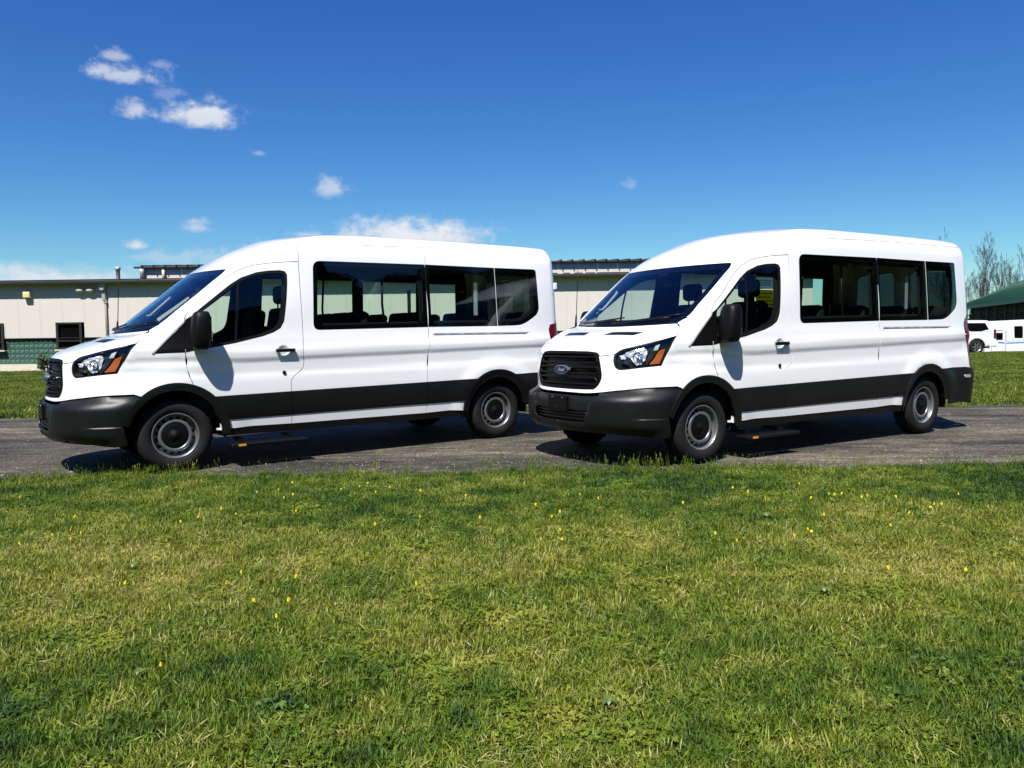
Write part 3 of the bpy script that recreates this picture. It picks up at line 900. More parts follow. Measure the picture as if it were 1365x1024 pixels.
def dandelion_mesh():
    V, Fc = [], []
    for ringn, rr, z, tilt in ((12, .0135, .0, .002), (10, .010, .003, .004), (7, .006, .005, .006)):
        for k in range(ringn):
            a = 6.283 * k / ringn + rr * 90; c_, s_ = math.cos(a), math.sin(a); w_ = .0034; b0 = len(V)
            V += [(0, 0, z), (rr * .8 * c_ - w_ * s_, rr * .8 * s_ + w_ * c_, z + tilt), (rr * c_, rr * s_, z + tilt * .6), (rr * .8 * c_ + w_ * s_, rr * .8 * s_ - w_ * c_, z + tilt)]
            Fc.append((b0, b0 + 3, b0 + 2, b0 + 1))
    return V, Fc
DV_, DF_ = dandelion_mesh()
d0 = empty('dandelion')
fl = obj_py('flower_head', DV_, DF_, petal_m, d0); fl.location = (0, 0, .062); fl.rotation_euler = (R(38), 0, 0)
tube('stem', [(0, 0, 0), (.003, .004, .035), (0, 0, .062)], .0016, stem_m, d0, 5)
COLS = [(-.50, "under the left van's nose"), (-.385, "below the left van's front wheel"), (-.22, "below the left van's sliding windows"), (-.03, "below the left van's rear wheel"), (.12, "below the right van's grille"), (.26, "below the right van's front wheel"), (.42, "below the right van's middle"), (9, "below the right van's rear wheel")]
ROWS = [(6.1, 'near the road'), (4.9, 'in the upper lawn'), (0, 'in the dry belt')]
cells = {}
for i, (x, y) in enumerate(DAND):
    c_ = next(n for b, n in COLS if x / y < b); r_ = next(n for b, n in ROWS if y > b)
    cells.setdefault((r_, c_), []).append((x / y, i))
DLAB = {}
ORD = ['leftmost', 'second', 'third', 'fourth', 'fifth', 'sixth', 'seventh', 'eighth', 'ninth']
for (r_, c_), l in cells.items():
    l.sort()
    for k, (_, i) in enumerate(l):
        q = 'lone' if len(l) == 1 else ('rightmost' if k == len(l) - 1 else ORD[k] if k == 0 else ORD[k] + ' from left')
        DLAB[i] = '%s dandelion %s, %s' % (q, r_, c_)
for i, (x, y) in enumerate(DAND):
    d = d0 if i == 0 else copy_tree(d0)
    s_ = random.uniform(.36, .64)
    d.location = (x, y, -.012); d.rotation_euler = (0, 0, random.uniform(-.9, .9)); d.scale = (s_, s_, random.uniform(.8, 1.15))
    tag(d, DLAB[i], 'dandelion', 'dandelions scattered over the lawn')
# broad-leaved weeds
def weed_mesh(nl, ln):
    V, Fc = [], []
    for k in range(nl):
        a = 6.283 * k / nl + random.uniform(-.3, .3); l = ln * random.uniform(.7, 1.1); w_ = l * .24; b0 = len(V)
        c_, s_ = math.cos(a), math.sin(a)
        for t, ww in ((0, .12), (.35, .8), (.7, 1.), (1., .0)):
            z = .012 + l * (.75 * t - .45 * t * t)
            for q in ((-1, 1) if ww else (0,)):
                V.append((c_ * l * t * .85 - s_ * w_ * ww * q, s_ * l * t * .85 + c_ * w_ * ww * q, z + (.012 * abs(q) if ww else 0)))
        for s in range(2): Fc.append((b0 + 2 * s, b0 + 2 * s + 1, b0 + 2 * s + 3, b0 + 2 * s + 2))
        Fc.append((b0 + 4, b0 + 5, b0 + 6))
    return V, Fc
leaf_m = mat('broad_leaf', (.070, .115, .014), .5, var=.2, vscale=30.)
for (x, y), n_, l_, lab in (((-2.13, 4.43), 5, .10, 'small bright green broadleaf weed in the straw coloured patch on the left'), ((-1.43, 2.99), 5, .07, 'tiny broadleaf weed beside a lone dandelion near the left foreground'),
                            ((-.81, 2.69), 7, .075, 'low broadleaf weed rosette in the near lawn left of centre'), ((.32, 2.69), 8, .085, 'dark green broadleaf rosette in the near lawn right of centre'),
                            ((1.51, 3.85), 8, .10, 'flat clump of broad leaves in the middle of the right lawn'), ((1.73, 5.45), 9, .11, 'leafy dark weed clump below the right van')):
    V, Fc = weed_mesh(n_ + 3, l_ * .46)
    o = obj_py('broadleaf_weed', V, Fc, leaf_m); o.location = (x, y, 0)
    tag(o, lab, 'weed')

# ------------------------------------------------------------------ the long metal building
def ribbed(name, col, var=.05):
    return mat(name, col, .5, var=var, vscale=1.5)
cream = mat('cream_wall_metal', (.57, .53, .47), .55, var=.025, vscale=1.2)
greenblk = mat('green_split_block', (.050, .120, .088), .9, var=.35, vscale=14., bump=1., bscale=60.)
mortar = mat('dark_mortar', (.020, .040, .032), .95)
conc = mat('pale_concrete', (.60, .54, .42), .85, var=.12, vscale=3.)
brown = mat('dark_bronze_metal', (.022, .020, .019), .45, var=.15)
roofm = mat('dark_roof_metal', (.020, .021, .022), .5, var=.2)
galv = mat('galvanised_metal', (.42, .41, .38), .5, metal=.4, var=.15)
dglass = mat('dark_window_glass', (.003, .003, .0035), .25, spec=.15)
beige = mat('beige_enamel', (.62, .54, .33), .5)
YB = 33.7
BX0, BX1 = -48., 12.6
bld = empty('metal_building', ((BX0 + BX1) / 2, YB, 0))
off = Vector((-(BX0 + BX1) / 2, -YB, 0))
def bpart(name, c, s, m, parent=None, bev=0., rot=None):
    o = box(name, (0, 0, 0), s, m, parent or bld, bev, rot); o.location = Vector(c) + (off if parent is None else Vector((0, 0, 0)))
    return o
bpart('foundation', ((BX0 + BX1) / 2, YB + .20, 0), (BX1 - BX0 + .2, .6, .60), conc)
bpart('mortar_wall', ((BX0 + BX1) / 2, YB + .30, .83), (BX1 - BX0, .46, 1.06), mortar)
bpart('drip_cap', ((BX0 + BX1) / 2, YB + .04, 1.372), (BX1 - BX0, .14, .03), brown)
WINS = [(-22.28, -21.18, .90, 2.02), (-18.99, -17.91, .90, 2.02)]
# split-face blocks 0.4 x 0.2 with a scored middle
def block_geo():
    V, Fc = [], []
    for x0, x1 in ((-.190, -.013), (.013, .190)):
        n = 3; b0 = len(V)
        for j in range(n + 1):
            for i in range(n + 1):
                e = (i in (0, n)) or (j in (0, n))
                V.append((x0 + (x1 - x0) * i / n, 0 if e else -random.uniform(.010, .026), -.092 + .184 * j / n))
        for j in range(n):
            for i in range(n):
                q = b0 + j * (n + 1) + i; Fc.append((q, q + 1, q + n + 2, q + n + 1))
    return V, Fc
bmeshes = []
for k in range(6):
    V, Fc = block_geo(); me = bpy.data.meshes.new('wall_block'); me.from_pydata(V, [], Fc); me.materials.append(greenblk); bmeshes.append((me, V, Fc))
SV, SF = [], []
for row in range(5):
    z = .305 + .10 + row * .207
    x = BX0 + .2 + (.2 if row % 2 else 0)
    while x < BX1 - .1:
        hid = any(a - .10 < x < b + .10 and z > z0 - .05 for a, b, z0, z1 in WINS)
        if not hid:
            seen = (-22.5 < x < -16.8) or (.8 < x < 3.2)
            me, V, Fc = random.choice(bmeshes)
            if seen:
                o = bpy.data.objects.new('wall_block', me); COL.objects.link(o); o.parent = bld; o.location = Vector((x, YB + .065, z)) + off
            else:
                b0 = len(SV); SV += [(v[0] + x + off.x, v[1] + YB + .065 + off.y, v[2] + z) for v in V]; SF += [tuple(i + b0 for i in f) for f in Fc]
        x += .40
tag(obj_py('block_courses', SV, SF, greenblk, bld), kind='stuff')
# metal wall sheets with a rib at each lap
def sheet(w, z0, z1):
    V, Fc = [], []
    prof = [(0, 0), (.02, -.007), (.055, -.007), (.075, 0), (w * .36, 0), (w * .36 + .015, -.003), (w * .36 + .05, -.003), (w * .36 + .065, 0), (w * .68, 0), (w * .68 + .015, -.003), (w * .68 + .05, -.003), (w * .68 + .065, 0), (w - .004, 0)]
    for z in (z0, z1): V += [(x, y, z) for x, y in prof]
    n = len(prof); Fc = [(i, i + 1, n + i + 1, n + i) for i in range(n - 1)]
    return V, Fc
smesh = {}
def put_sheet(x, w, z0, z1, y):
    k = (round(w, 3), round(z0, 3), round(z1, 3))
    if k not in smesh:
        V, Fc = sheet(w, z0, z1); me = bpy.data.meshes.new('wall_panel'); me.from_pydata(V, [], Fc); me.materials.append(cream); smesh[k] = me
    o = bpy.data.objects.new('wall_panel', smesh[k]); COL.objects.link(o); o.parent = bld; o.location = Vector((x, y, 0)) + off
x = BX0
PW = .9144
while x < BX1 - .01:
    w = min(PW, BX1 - x)
    cuts = [q for q in WINS if q[0] < x + w - .02 and q[1] > x + .02]
    if not cuts: put_sheet(x, w, 1.388, 3.70, YB)
    else:
        a, b, z0, z1 = cuts[0]
        put_sheet(x, w, z1, 3.70, YB)
        if a > x + .12: put_sheet(x, a - x, 1.388, z1, YB)
        if b < x + w - .12: put_sheet(b, x + w - b, 1.388, z1, YB)
    x += PW
bpart('inner_wall', ((BX0 + BX1) / 2, YB + .55, 2.55), (BX1 - BX0, .1, 2.35), brown)
for a, b, z0, z1 in WINS:
    f = empty('window'); f.parent = bld; f.location = Vector(((a + b) / 2, YB, (z0 + z1) / 2)) + off
    w, h = b - a, z1 - z0
    bm = bmesh.new()
    add_box(bm, (-w / 2 + .05, 0, 0), (.10, .14, h)); add_box(bm, (w / 2 - .05, 0, 0), (.10, .14, h))
    add_box(bm, (0, 0, h / 2 - .035), (w - .2, .13, .07)); add_box(bm, (0, 0, -h / 2 + .035), (w - .2, .13, .07)); add_box(bm, (0, 0, -.21), (w - .2, .13, .06))
    obj_bm('window_frame', bm, brown, f)
    box('pane', (0, .045, .155), (w - .2, .012, h - .30 - .42 + .20), dglass, f)
    box('pane', (0, .045, -.40), (w - .2, .012, .34), dglass, f)
    box('window_sill', (0, -.03, -h / 2 - .03), (w + .1, .20, .05), conc, f)
# lower roof, gutter, seams
rise = .075
V = [(BX0 - .3, YB - .26, 3.72), (BX1 + .3, YB - .26, 3.72), (BX1 + .3, YB + 4.0, 3.72 + 4.2 * rise), (BX0 - .3, YB + 4.0, 3.72 + 4.2 * rise)]
V = [tuple(Vector(v) + off) for v in V] + [tuple(Vector(v) + off - Vector((0, 0, .05))) for v in V]
obj_py('roof', V, [(0, 1, 2, 3), (7, 6, 5, 4), (0, 4, 5, 1), (1, 5, 6, 2), (2, 6, 7, 3), (3, 7, 4, 0)], roofm, bld)
bpart('gutter', ((BX0 + BX1) / 2, YB - .30, 3.665), (BX1 - BX0 + .6, .14, .13), roofm, None, .02)
bpart('soffit', ((BX0 + BX1) / 2, YB - .11, 3.655), (BX1 - BX0 + .6, .24, .02), roofm)
bm = bmesh.new(); add_box(bm, (0, 0, 0), (.06, 4.2, .06), .015); sme = bpy.data.meshes.new('roof_seam'); bm.to_mesh(sme); bm.free(); sme.materials.append(roofm)
for x in np.arange(BX0, BX1, .52):
    if -22.5 < x < -12 or -.5 < x < 12.6:
        o = bpy.data.objects.new('roof_seam', sme); COL.objects.link(o); o.parent = bld
        o.location = Vector((x, YB + 1.83, 3.745 + 2.1 * rise)) + off; o.rotation_euler = (math.atan(rise), 0, 0)
# upper wall and roof, set back
YU, UX0 = YB + 3.7, -17.0
x = UX0
while x < BX1 - .01:
    w = min(PW, BX1 - x); put_sheet(x, w, 3.9, 4.56, YU); x += PW
bpart('upper_end_wall', (UX0 - .02, YU + 3, 4.2), (.03, 6, .75), cream)
V = [(UX0 - .3, YU - .12, 4.60), (BX1 + .3, YU - .12, 4.60), (BX1 + .3, YU + 6, 4.60 + 6.3 * rise), (UX0 - .3, YU + 6, 4.60 + 6.3 * rise)]
V = [tuple(Vector(v) + off) for v in V] + [tuple(Vector(v) + off - Vector((0, 0, .05))) for v in V]
obj_py('upper_roof', V, [(0, 1, 2, 3), (7, 6, 5, 4), (0, 4, 5, 1), (1, 5, 6, 2), (2, 6, 7, 3), (3, 7, 4, 0)], roofm, bld)
bpart('upper_gutter', ((UX0 + BX1) / 2, YU - .15, 4.565), (BX1 - UX0 + .6, .10, .09), roofm, None, .02)
for x in np.arange(UX0 + .1, BX1, .52):
    if x < -10 or x > -.5:
        o = bpy.data.objects.new('roof_seam', sme); COL.objects.link(o); o.parent = bld
        o.location = Vector((x, YU + 1.79, 4.628 + 2.1 * rise)) + off; o.rotation_euler = (math.atan(rise), 0, 0)
tube('upper_downspout', [Vector(p) + off for p in ((UX0 + .05, YU - .14, 4.50), (UX0 + .05, YU - .12, 4.3), (UX0 + .05, YU - .12, 3.95))], [.13, .10, .09], galv, bld, 8)
tube('vent_pipe', [Vector(p) + off for p in ((UX0 + 1.02, YU - .1, 4.42), (UX0 + 1.05, YU - .16, 4.30), (UX0 + 1.05, YU - .16, 3.95))], .07, cream, bld, 8)
# downspout with its conductor head
bm = bmesh.new()
r = bmesh.ops.create_cube(bm, size=1.)
for v in r['verts']:
    top_ = v.co.z > 0
    v.co = Vector((v.co.x * (.30 if top_ else .14), v.co.y * .22, v.co.z * .34))
bmesh.ops.translate(bm, verts=r['verts'], vec=(0, -.14, 3.50))
add_box(bm, (.02, -.10, 3.12), (.15, .12, .46), .02); add_box(bm, (.06, -.08, 2.86), (.12, .10, .16), .02)
o = obj_bm('downspout_head', bm, galv, bld); o.location = Vector((-16.92, YB, 0)) + off
o = tube('downspout', [(0, -.07, 2.92), (0, -.07, 1.5), (0, -.07, .05)], .045, mat('weathered_downspout', (.20, .17, .13), .6, var=.2), bld, 6); o.location = Vector((-16.86, YB, 0)) + off
V, Fc = lathe([(.0001, .62), (.11, .62), (.115, .50), (.085, .48), (.085, .0)], 14)
V = [(v[0], v[2], v[1]) for v in V]
o = obj_py('flue_pipe', V, Fc, galv, bld, True); o.location = Vector((-16.95, YB + 1.3, 3.78)) + off
tag(bld, 'long cream metal building with dark roof edge and green block base', 'building')
# lamps on its wall
wl = empty('wall_light', (-20.08, YB, 3.18))
bm = bmesh.new(); add_box(bm, (0, -.09, 0), (.30, .20, .26), .03); add_box(bm, (0, -.02, .16), (.16, .06, .05))
obj_bm('lamp_housing', bm, beige, wl); box('lamp_lens', (0, -.19, -.03), (.24, .03, .16), mat('yellowed_lens', (.66, .55, .22), .3), wl, .01)
tag(wl, 'yellowish box lamp high on the cream wall', 'wall lamp')
fl = empty('flood_light', (-17.66, YB, 3.38))
for s in (-.21, .21):
    V, Fc = lathe([(.0001, -.20), (.10, -.19), (.115, -.16), (.10, -.06), (.05, -.02), (.04, .0)], 14)
    o = obj_py('lamp_head', [(v[0] * 1.35, v[1], v[2] * .85) for v in V], Fc, mat('lamp_white', (.62, .59, .50), .4), fl, True); o.location = (s, -.02, 0); o.rotation_euler = (R(18), 0, 0)
box('lamp_base', (0, -.02, 0), (.14, .05, .11), mat('lamp_base', (.40, .36, .28), .5), fl)
tag(fl, 'twin head flood light under the eave of the cream building', 'flood light')

# shrub by the foundation
def leafy(name, c, r, n, m, ls=.05):
    V, Fc = [], []
    for k in range(n):
        d = Vector((random.gauss(0, 1), random.gauss(0, 1), random.gauss(0, 1))).normalized() * (random.random() ** .4)
        p = Vector((c[0] + d.x * r[0], c[1] + d.y * r[1], c[2] + d.z * r[2]))
        a = Vector((random.gauss(0, 1), random.gauss(0, 1), random.gauss(0, 1))).normalized(); b = a.orthogonal().normalized()
        l = ls * random.uniform(.6, 1.3); b0 = len(V)
        V += [p - a * l, p + b * l * .45, p + a * l, p - b * l * .45]; Fc.append((b0, b0 + 1, b0 + 2, b0 + 3))
    return V, Fc
shrub_leaf = mat('shrub_leaf', (.028, .048, .012), .6, var=.3, vscale=20.)
sh = empty('shrub', (-19.18, 32.9, 0))
V, Fc = leafy('f', (0, 0, .38), (.24, .26, .34), 380, None, .055)
obj_py('foliage', V, Fc, shrub_leaf, sh)
for k in range(3): tube('stem', [(.05 * k - .05, 0, 0), (.10 * k - .1, .05, .45)], .015, mat('shrub_stem', (.10, .07, .04), .8), sh, 5)
tag(sh, 'small green shrub against the pale foundation strip', 'shrub')

# ------------------------------------------------------------------ pavilion with the green roof
pgreen = mat('green_roof_metal', (.016, .072, .042), .5, var=.08, vscale=.6)
pfas = mat('green_fascia', (.030, .115, .070), .5)
pwood = mat('dark_stained_wood', (.028, .024, .020), .8, var=.3, vscale=2.)
ppost = mat('grey_timber', (.060, .055, .048), .8, var=.2)
PD = Vector((-.320, -.9474, 0)); PN = Vector((.9474, -.320, 0))
pv = empty('pavilion', (53.3, 97.0, 0))
PZ, PR, PWD = 3.67, .48, 9.0
LEN = 62.
A_, B_ = Vector((0, 0, PZ)), PD * LEN + Vector((0, 0, PZ))
r0 = PD * 8 + PN * PWD + Vector((0, 0, PZ + PR * PWD)); r1 = PD * (LEN - 8) + PN * PWD + Vector((0, 0, PZ + PR * PWD))
C_, D_ = PN * 2 * PWD + Vector((0, 0, PZ)), PD * LEN + PN * 2 * PWD + Vector((0, 0, PZ))
bm = bmesh.new()
vv = [bm.verts.new(p) for p in (A_, B_, r1, r0, C_, D_)]
for f in ((0, 1, 2, 3), (0, 3, 4), (1, 5, 2), (3, 2, 5, 4)): bm.faces.new([vv[i] for i in f])
bmesh.ops.recalc_face_normals(bm, faces=bm.faces[:])
obj_bm('roof', bm, pgreen, pv)
bm = bmesh.new()
ang = math.atan2(PD.y, PD.x)
add_box(bm, (LEN / 2, 0, 0), (LEN, .06, .34)); o = obj_bm('fascia', bm, pfas, pv); o.location = (-PN * .05).x, (-PN * .05).y, PZ - .12; o.rotation_euler = (0, 0, ang)
seam_me = None
sl_ = math.atan(PR)
for k in range(60):
    d = .6 + k * 1.0
    ln = min(PWD, max(d, .3) / 8 * PWD) if d < 8 else PWD
    a = PD * d + Vector((0, 0, PZ + .03)); b = a + PN * ln + Vector((0, 0, PR * ln))
    tube('roof_seam', [a, b], .035, pgreen, pv, 4)
o = box('back_wall', (LEN / 2, 0, 1.2), (LEN - 1, .1, 5.0), pwood, pv); o.location = (PN * 1.6).x, (PN * 1.6).y, 0; o.rotation_euler = (0, 0, ang)
pm = None
for k in range(18):
    p = PD * (.5 + k * 3.5) + PN * .5
    if pm is None:
        bm = bmesh.new(); add_box(bm, (0, 0, 1.2), (.22, .22, 4.9)); o = obj_bm('post', bm, ppost, pv); pm = o.data
    else:
        o = bpy.data.objects.new('post', pm); COL.objects.link(o); o.parent = pv
    o.location = p; o.rotation_euler = (0, 0, ang)
for k in range(17):
    p = PD * (.5 + k * 3.5) + PN * .9
    a, b = p + Vector((0, 0, .1)), p + PD * 3.5 + Vector((0, 0, 2.6))
    if k % 2: a.z, b.z = b.z, a.z
    tube('brace', [a, b], .06, ppost, pv, 4)
    tube('rail', [p + Vector((0, 0, 2.7)), p + PD * 3.5 + Vector((0, 0, 2.7))], .07, ppost, pv, 4)
    tube('rail', [p + Vector((0, 0, 1.1)), p + PD * 3.5 + Vector((0, 0, 1.1))], .06, ppost, pv, 4)
tag(pv, 'dark timber pavilion with a green hipped metal roof', 'pavilion')

# ------------------------------------------------------------------ the wood behind the photographer (seen in the vans' glass)
wood_leaf = mat('wood_leaf', (.013, .022, .007), .8, var=.4, vscale=2.)
wood_col = bpy.data.collections.new('leaf_clumps')
for k in range(4):
    V, Fc = leafy('c', (0, 0, 0), (1.3, 1.3, 1.1), 240, None, .20)
    me = bpy.data.meshes.new('leaf_clump_%d' % k); me.from_pydata([tuple(v) for v in V], [], Fc); me.materials.append(wood_leaf)
    wood_col.objects.link(bpy.data.objects.new('leaf_clump_%d' % k, me))
nw = 5200
xw_ = rng.uniform(-95, 95, nw); hw_ = 14.5 + 3.0 * np.sin(xw_ * .21) + 2.0 * np.sin(xw_ * .53 + 1) + 1.2 * np.sin(xw_ * 1.3)
zw_ = hw_ * rng.random(nw) ** .75
tw_ = R(14) - (xw_ + 95) / 190 * R(214); rw_ = 47 + rng.random(nw) * 7
P = np.stack([rw_ * np.cos(tw_), rw_ * np.sin(tw_), zw_], 1); s_ = rng.uniform(.7, 1.5, nw)
instancer('woodland', P, rng.uniform(0, 6.28, (nw, 3)), np.stack([s_, s_, s_], 1), rng.integers(0, 4, nw), wood_col, 'leafy wood behind the lawn')

# ------------------------------------------------------------------ bare trees
bark = mat('bare_bark', (.060, .050, .048), .9, var=.25, vscale=3.)
twigm = mat('bare_twig', (.050, .040, .042), .9)
def bare_tree(h, seed, spread=.32):
    rs = random.Random(seed)
    t = bmesh.new(); c = bmesh.new()
    def grow(bm, p, d, L, r, depth):
        n = 4 if depth < 2 else 3
        pts = [p]; q = p.copy(); dd = d.copy()
        for s in range(n):
            dd = (dd + Vector((rs.gauss(0, .03 if depth == 0 else .10), rs.gauss(0, .03 if depth == 0 else .10), rs.gauss(.05, .05)))).normalized()
            q = q + dd * L / n; pts.append(q.copy())
        rad = [max(.012, r * (1 - .62 * i / n)) for i in range(n + 1)]
        add_tube(t if depth == 0 else c, pts, rad, 6 if depth == 0 else 3, caps=False)
        if depth >= 4: return
        k = {0: 16, 1: 5, 2: 4, 3: 3}[depth]
        for i in range(k):
            f = rs.uniform(.30 if depth == 0 else .2, 1.); j = min(int(f * n), n - 1); b = pts[j].lerp(pts[j + 1], f * n - j)
            a = rs.uniform(0, 6.283); o = dd.orthogonal(); o.rotate(Matrix.Rotation(a, 3, dd))
            nd = (dd * rs.uniform(.75, 1.2) + o * rs.uniform(.30, .65) + Vector((0, 0, .30))).normalized()
            grow(c, b, nd, L * rs.uniform(.30, .5) * (1.15 - .4 * f if depth == 0 else 1), max(.014, r * (1 - .6 * f) * .5), depth + 1)
    grow(t, Vector((0, 0, 0)), Vector((rs.gauss(0, .04), rs.gauss(0, .04), 1)).normalized(), h, h * .013, 0)
    return t, c
protos = []
TREES = [(px_, D_, ty_, k) for px_, D_, ty_, k in ((1262, 100, 312, 0), (1301, 102, 350, 2), (1309, 99, 314, 1), (1319, 103, 318, 0), (1328, 98, 332, 3), (1340, 101, 342, 2), (1352, 104, 352, 1), (1366, 100, 320, 3), (1382, 103, 326, 0), (1294, 101, 356, 3), (1335, 99, 350, 1))]
TREES = [((px_ - 682.5) / 1072.57 * D_, D_, (437 - ty_) * D_ / 1072.57 + 2.0, k) for px_, D_, ty_, k in TREES]      # place and height as surveyed from the camera's spot
for i in range(4):
    tb, cb = bare_tree(10., 20 + i)
    t = empty('bare_tree'); tk = obj_bm('trunk', tb, bark, t, True); obj_bm('crown', cb, twigm, t, True); protos.append(t)
TL = ['tall bare tree whose twigs rise just behind the rear of the right van roof', 'slender leafless tree close right of the van rear above the pavilion eave', 'tall leafless tree second from the van above the green roof', 'tallest leafless tree in the row behind the pavilion roof', 'thin leafless tree leaning in the middle of the row behind the pavilion', 'mid height leafless tree right of the tallest tree', 'short leafless tree low over the pavilion roof slope', 'leafless tree at the right edge of the picture', 'leafless tree partly cut off by the right picture edge', 'low leafless tree close behind the van corner', 'low leafless tree filling the gap above the green roof slope']
used = set()
for (x, y, h, k), lab in zip(TREES, TL):
    if k not in used: t = protos[k]; used.add(k)
    else: t = copy_tree(protos[k])
    s_ = h / 14.0; t.location = (x, y, -.7); t.scale = (s_ * .62, s_ * .62, s_); t.rotation_euler = (0, 0, x * 1.7)
    tag(t, lab, 'tree', 'bare trees behind the pavilion')

# ------------------------------------------------------------------ outlines on the van (measured from the two vans)
A3 = lambda *p: np.array(p, float)
OFp = lambda pts: onto(pts, OF)
OBp = lambda pts: onto(pts, OB)
def arc(cx_, cz_, r, a0, a1, n=26):
    t = np.radians(np.linspace(a0, a1, n))
    return np.stack([cx_ + r * np.cos(t), cz_ + r * np.sin(t)], 1)
def cat(*ls): return np.concatenate([np.atleast_2d(l) for l in ls])
def mid_fix(P):
    P = np.array(P); P[np.abs(P[:, 1]) < 2e-3, 1] = 0
    return P
FA, RA = (.010, .365), (3.745, .360)            # wheel arch centres

bump_top = cat(Nn([(0, .702), (-.2, .702), (-.40, .704)]), OFp([(-.905, -.52, .712), (-.829, -.647, .730), (-.763, -.744, .741), (-.651, -.862, .758), (-.50, -.955, .766), (-.36, -1.0, .768)]))
bump_top = spline(bump_top)
hl_top = spline(OFp([(-.806, -.625, 1.080), (-.772, -.655, 1.113), (-.68, -.752, 1.150), (-.525, -.86, 1.194), (-.41, -.905, 1.217), (-.305, -.93, 1.239)]))
hl_rear = spline(OFp([(-.305, -.93, 1.239), (-.355, -.94, 1.190), (-.407, -.944, 1.115), (-.455, -.937, 1.04), (-.487, -.927, .972)]))
hl_bot = spline(OFp([(-.487, -.927, .972), (-.60, -.873, .962), (-.707, -.796, .948), (-.775, -.715, .936), (-.800, -.682, .936), (-.815, -.652, .955), (-.822, -.630, 1.01), (-.815, -.624, 1.05), (-.806, -.625, 1.080)]))
gr_side = spline(OFp([(-.873, -.438, 1.094), (-.877, -.470, 1.075), (-.881, -.487, 1.033), (-.886, -.517, .935), (-.886, -.525, .865), (-.893, -.505, .81), (-.904, -.470, .768), (-.915, -.435, .747)]))
gr_bot = spline(cat(gr_side[-1:], Nn([(-.30, .742), (-.15, .740), (0, .740)])))
gr_top = spline(cat(Nn([(0, 1.107), (-.2, 1.106), (-.357, 1.103)]), gr_side[:1]))
cowl = lambda y, d=0.: (-.335 + d + .26 * y * y, y)
ws_base = Tt([cowl(y) for y in np.linspace(0, -.805, 30)], 1.1)
WSC = ws_base[-1:]
pillar_edge = spline(OBp([(-.155, -.812, 1.395), (-.10, -.842, 1.425), (.08, -.848, 1.565), (.247, -.846, 1.702), (.42, -.836, 1.845), (.545, -.822, 1.945), (.572, -.805, 1.970), (.578, -.77, 1.985)]))
ws_top_c = Tt([(.443 + .215 * y * y, y) for y in np.linspace(-.75, 0, 30)], 1.4)
hood_shut = spline(OFp([WSC[0], (-.224, -.868, 1.306), (-.272, -.912, 1.258), (-.303, -.930, 1.240)]))
door_seam = spline(S([(.120, 1.485), (.116, 1.40), (.113, 1.30), (.107, 1.20), (.106, 1.135), (.112, 1.03), (.123, .966), (.140, .90), (.164, .844), (.178, .7825)]))
door_top = spline(S([(.120, 1.485), (.142, 1.53), (.291, 1.664), (.40, 1.765), (.50, 1.853), (.634, 1.945), (.787, 2.012), (.90, 2.036), (1.012, 2.053), (1.15, 2.066), (1.288, 2.075)]))
door_low = spline(S([(1.288, 2.075), (1.290, 1.42), (1.286, 1.02), (1.275, .962), (1.225, .918), (1.17, .877), (1.146, .84), (1.141, .80), (1.144, .722), (1.150, .512), (1.142, .385)]))
roof_line = spline(S([(1.315, 2.269), (2.0, 2.286), (2.81, 2.300), (3.6, 2.304), (4.40, 2.304), (4.56, 2.302)]))
roof_back = spline(cat(roof_line[-1:], OBp([(4.66, -.84, 2.30), (4.72, -.76, 2.295)]), Bk([(-.6, 2.29), (-.3, 2.29), (0, 2.29)])))
cab_seam = spline(S([(1.288, 2.075), (1.296, 2.16), (1.308, 2.235), (1.315, 2.269)]))
quarter_seam = spline(S([(2.81, 2.300), (2.797, 2.107), (2.805, 1.424), (2.792, 1.25), (2.779, 1.089), (2.762, .90), (2.759, .811), (2.750, .385)]))

pane1 = round_poly([(1.440, 2.090), (2.790, 2.101), (2.799, 1.379), (1.408, 1.356)], [.085, .012, .012, .075])
pane2 = round_poly([(2.794, 2.101), (3.761, 2.098), (3.773, 1.386), (2.803, 1.380)], .010)
pane3 = round_poly([(3.7645, 2.098), (4.405, 2.100), (4.432, 1.55), (4.16, 1.395), (3.7765, 1.386)], [.012, .045, .09, .11, .012])
door_win = spline([(.190, 1.190), (.358, 1.203), (.591, 1.243), (.75, 1.280), (.861, 1.305), (.98, 1.345), (1.05, 1.385), (1.090, 1.45), (1.110, 1.56), (1.132, 1.70), (1.150, 1.85), (1.153, 1.93), (1.135, 1.962), (1.09, 1.972), (.967, 1.964), (.85, 1.944), (.69, 1.885), (.575, 1.812), (.475, 1.735), (.36, 1.645), (.257, 1.562), (.155, 1.478)][:21] + [(.160, 1.482), (.172, 1.36)], .03, True)
def rp(poly, step=.03): return resample(np.concatenate([poly, poly[:1]]), step)[:-1]

van = empty('passenger_van')
def part(name, me, m, parent=None, label=None):
    o = link_mesh(name, me, m, parent or van)
    if label: o['label'] = label
    return o
def both(name, me, m, parents=None):
    """the driver's side part and its mirror image"""
    a = link_mesh(name, me, m, parents[0] if parents else van)
    b = link_mesh(name, mirrored_mesh(me, name), None, parents[1] if parents else van)
    return a, b
P3 = lambda poly: S(rp(np.array(poly)))

